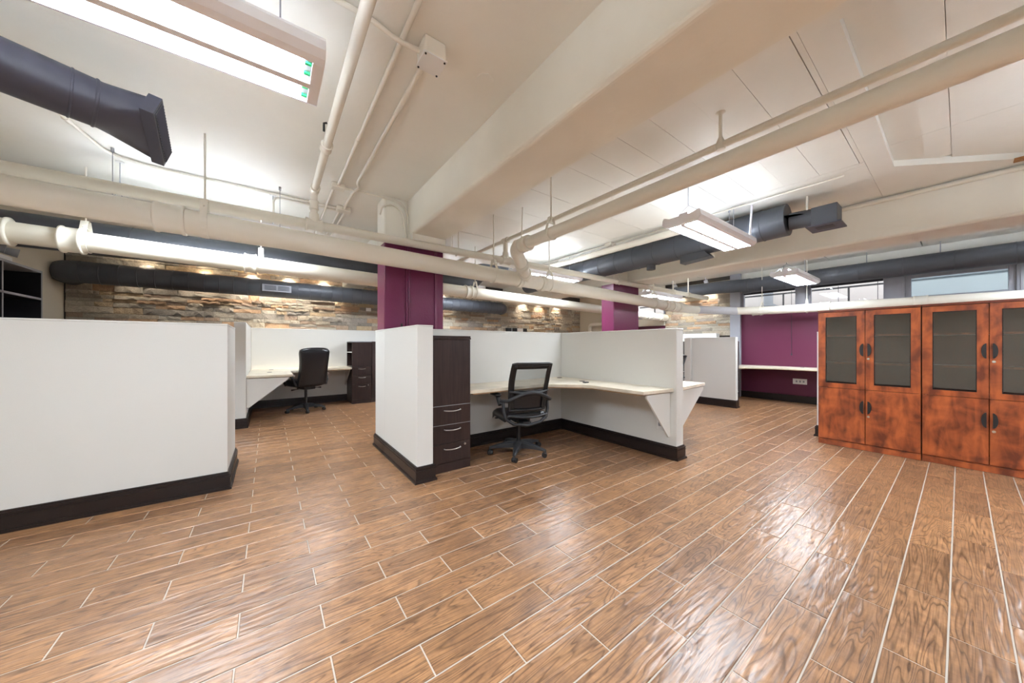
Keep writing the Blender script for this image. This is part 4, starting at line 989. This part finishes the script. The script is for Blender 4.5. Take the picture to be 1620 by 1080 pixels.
# duct 4: window wall
t = thing('air_duct', (9.12, 2, 2.4), 'charcoal round duct running above the high windows', 'duct')
duct(t, [(9.09, YF, 2.645), (9.09, 3.05, 2.645)], .165, M['duct'], .55, start=.5)
part('duct_branch', MB().tube([(9.06, 3.0, 2.66), (8.98, 3.5, 2.68), (8.96, 5.2, 2.68)], .15, 24), M['duct'], t)
part('elbow_band', MB().tube([(9.09, 2.92, 2.645), (9.09, 3.06, 2.645)], .175, 28), M['duct'], t)
for yv in (.2, 1.05, 2.3): part('hanger_rod', MB().tube([(9.09, yv, 2.8), (9.09, yv, 3.0)], .006, 6), M['lgrey'], t)
# duct 5: near left with a slanted register
t = thing('air_duct', (-1.0, 2.9, 2.5), 'blue-grey round duct ending in a wide register in the top left corner', 'duct')
A = Vector((-1.078, 2.85, 2.655)); B = Vector((-.80, 2.95, 2.64)); dA = (B-A).normalized(); RD = .128
duct(t, [A-dA*1.45, B], RD, M['ductb'], .34, ringr=.004, start=1.32)
part('seam_ring', MB().tube([B-dA*.008, B-dA*.003, B+dA*.003, B+dA*.008], [RD, RD+.005, RD+.005, RD], 32, caps=False), M['ductb'], t)
Cn = Vector((-.555, 3.06, 2.615)); U = Vector((-.02, .36, -.15)).normalized(); Nn = Vector((.95, -.14, -.14)); Nn = (Nn-U*Nn.dot(U)).normalized(); V = Nn.cross(U).normalized()
n = 32; ud = Vector((0, 0, 1)); s1 = dA.cross(ud).normalized(); s2 = s1.cross(dA).normalized(); rings = []
if s1.dot(U) < 0: s1 = -s1
if s2.dot(V) < 0: V = -V
for j in range(7):
    q = j/6; sm = q*q*(3-2*q); ring = []
    for k in range(n):
        a = 2*math.pi*k/n; c_, s_ = math.cos(a), math.sin(a)
        pc = B+(s1*c_+s2*s_)*RD
        m_ = max(abs(c_), abs(s_)); pr = Cn-Nn*.045+U*(c_/m_*.185)+V*(s_/m_*.062)
        ring.append(pc.lerp(pr, sm))
    rings.append(ring)
part('transition', MB().add([p for r_ in rings for p in r_], [(j*n+k, j*n+(k+1) % n, (j+1)*n+(k+1) % n, (j+1)*n+k) for j in range(6) for k in range(n)], True), M['ductb'], t)
rg = part('register_frame', MB().obox(Cn-Nn*.02, U, V, Nn, .203, .074, .03), M['ductb'], t)
part('register_face', MB().obox(Cn+Nn*.0115, U, V, Nn, .185, .055, .0015), M['duct'], rg)
for k in range(18): part('louver', MB().obox(Cn+Nn*.015+U*(-.175+.35*k/17), (U*.7+Nn*.7).normalized(), V, (Nn*.7-U*.7).normalized(), .006, .053, .001), M['ductb'], rg)
part('hanger_strap', MB().tube([(-1.3, 2.78, 2.78), (-1.22, 2.85, 3.0)], .004, 6), M['lgrey'], t)
solo('ceiling_mount', MB().box(-1.55, -1.25, 2.62, 2.98, 2.90, 2.999, .008), M['lwhite'], 'white mounting box on the ceiling above the left register duct', 'mounting box')

# small wall fittings and clutter ------------------------------------------------------------
def plate(x0, x1, y0, y1, z0, z1, label, slots):
    t = thing('outlet_plate', ((x0+x1)/2, (y0+y1)/2, z0), label, 'outlet')
    part('plate', MB().box(x0, x1, y0, y1, z0, z1, .002), M['white'], t)
    for b in slots: part('socket', MB().box(*b), M['lgrey'], t)
plate(XR-.012, XR-.0005, 1.96, 2.20, .40, .52, 'wide white outlet plate low on the plum wall', [(XR-.014, XR-.011, 2.0+.06*k, 2.03+.06*k, .44, .48) for k in range(3)])
plate(3.556, 3.5695, 1.98, 2.05, .30, .42, 'white outlet plate under the middle desk beside the bracket', [(3.5545, 3.5565, 2.0, 2.03, .34, .38)])
plate(2.62, 2.69, 3.5715, 3.5845, .48, .60, 'white outlet plate under the middle desk behind the mesh chair', [(2.64, 2.67, 3.5695, 3.572, .50, .53), (2.64, 2.67, 3.5695, 3.572, .55, .58)])
plate(1.4, 1.48, YF+.0005, YF+.012, 1.14, 1.26, 'white switch plate on the grey wall behind the camera', [(1.43, 1.45, YF+.012, YF+.015, 1.18, 1.22)])
t = thing('router_box', (6.3, 8.33, 1.6), 'black box with a white label on the ledge under the back stone wall', 'box')
part('case', MB().box(5.93, 6.72, 8.29, 8.375, 1.598, 1.79, .004), M['black'], t)
part('label', MB().box(6.32, 6.55, 8.287, 8.291, 1.64, 1.785), M['white'], t)
part('grey_edge', MB().box(6.09, 6.13, 8.287, 8.291, 1.6, 1.79), M['lgrey'], t)
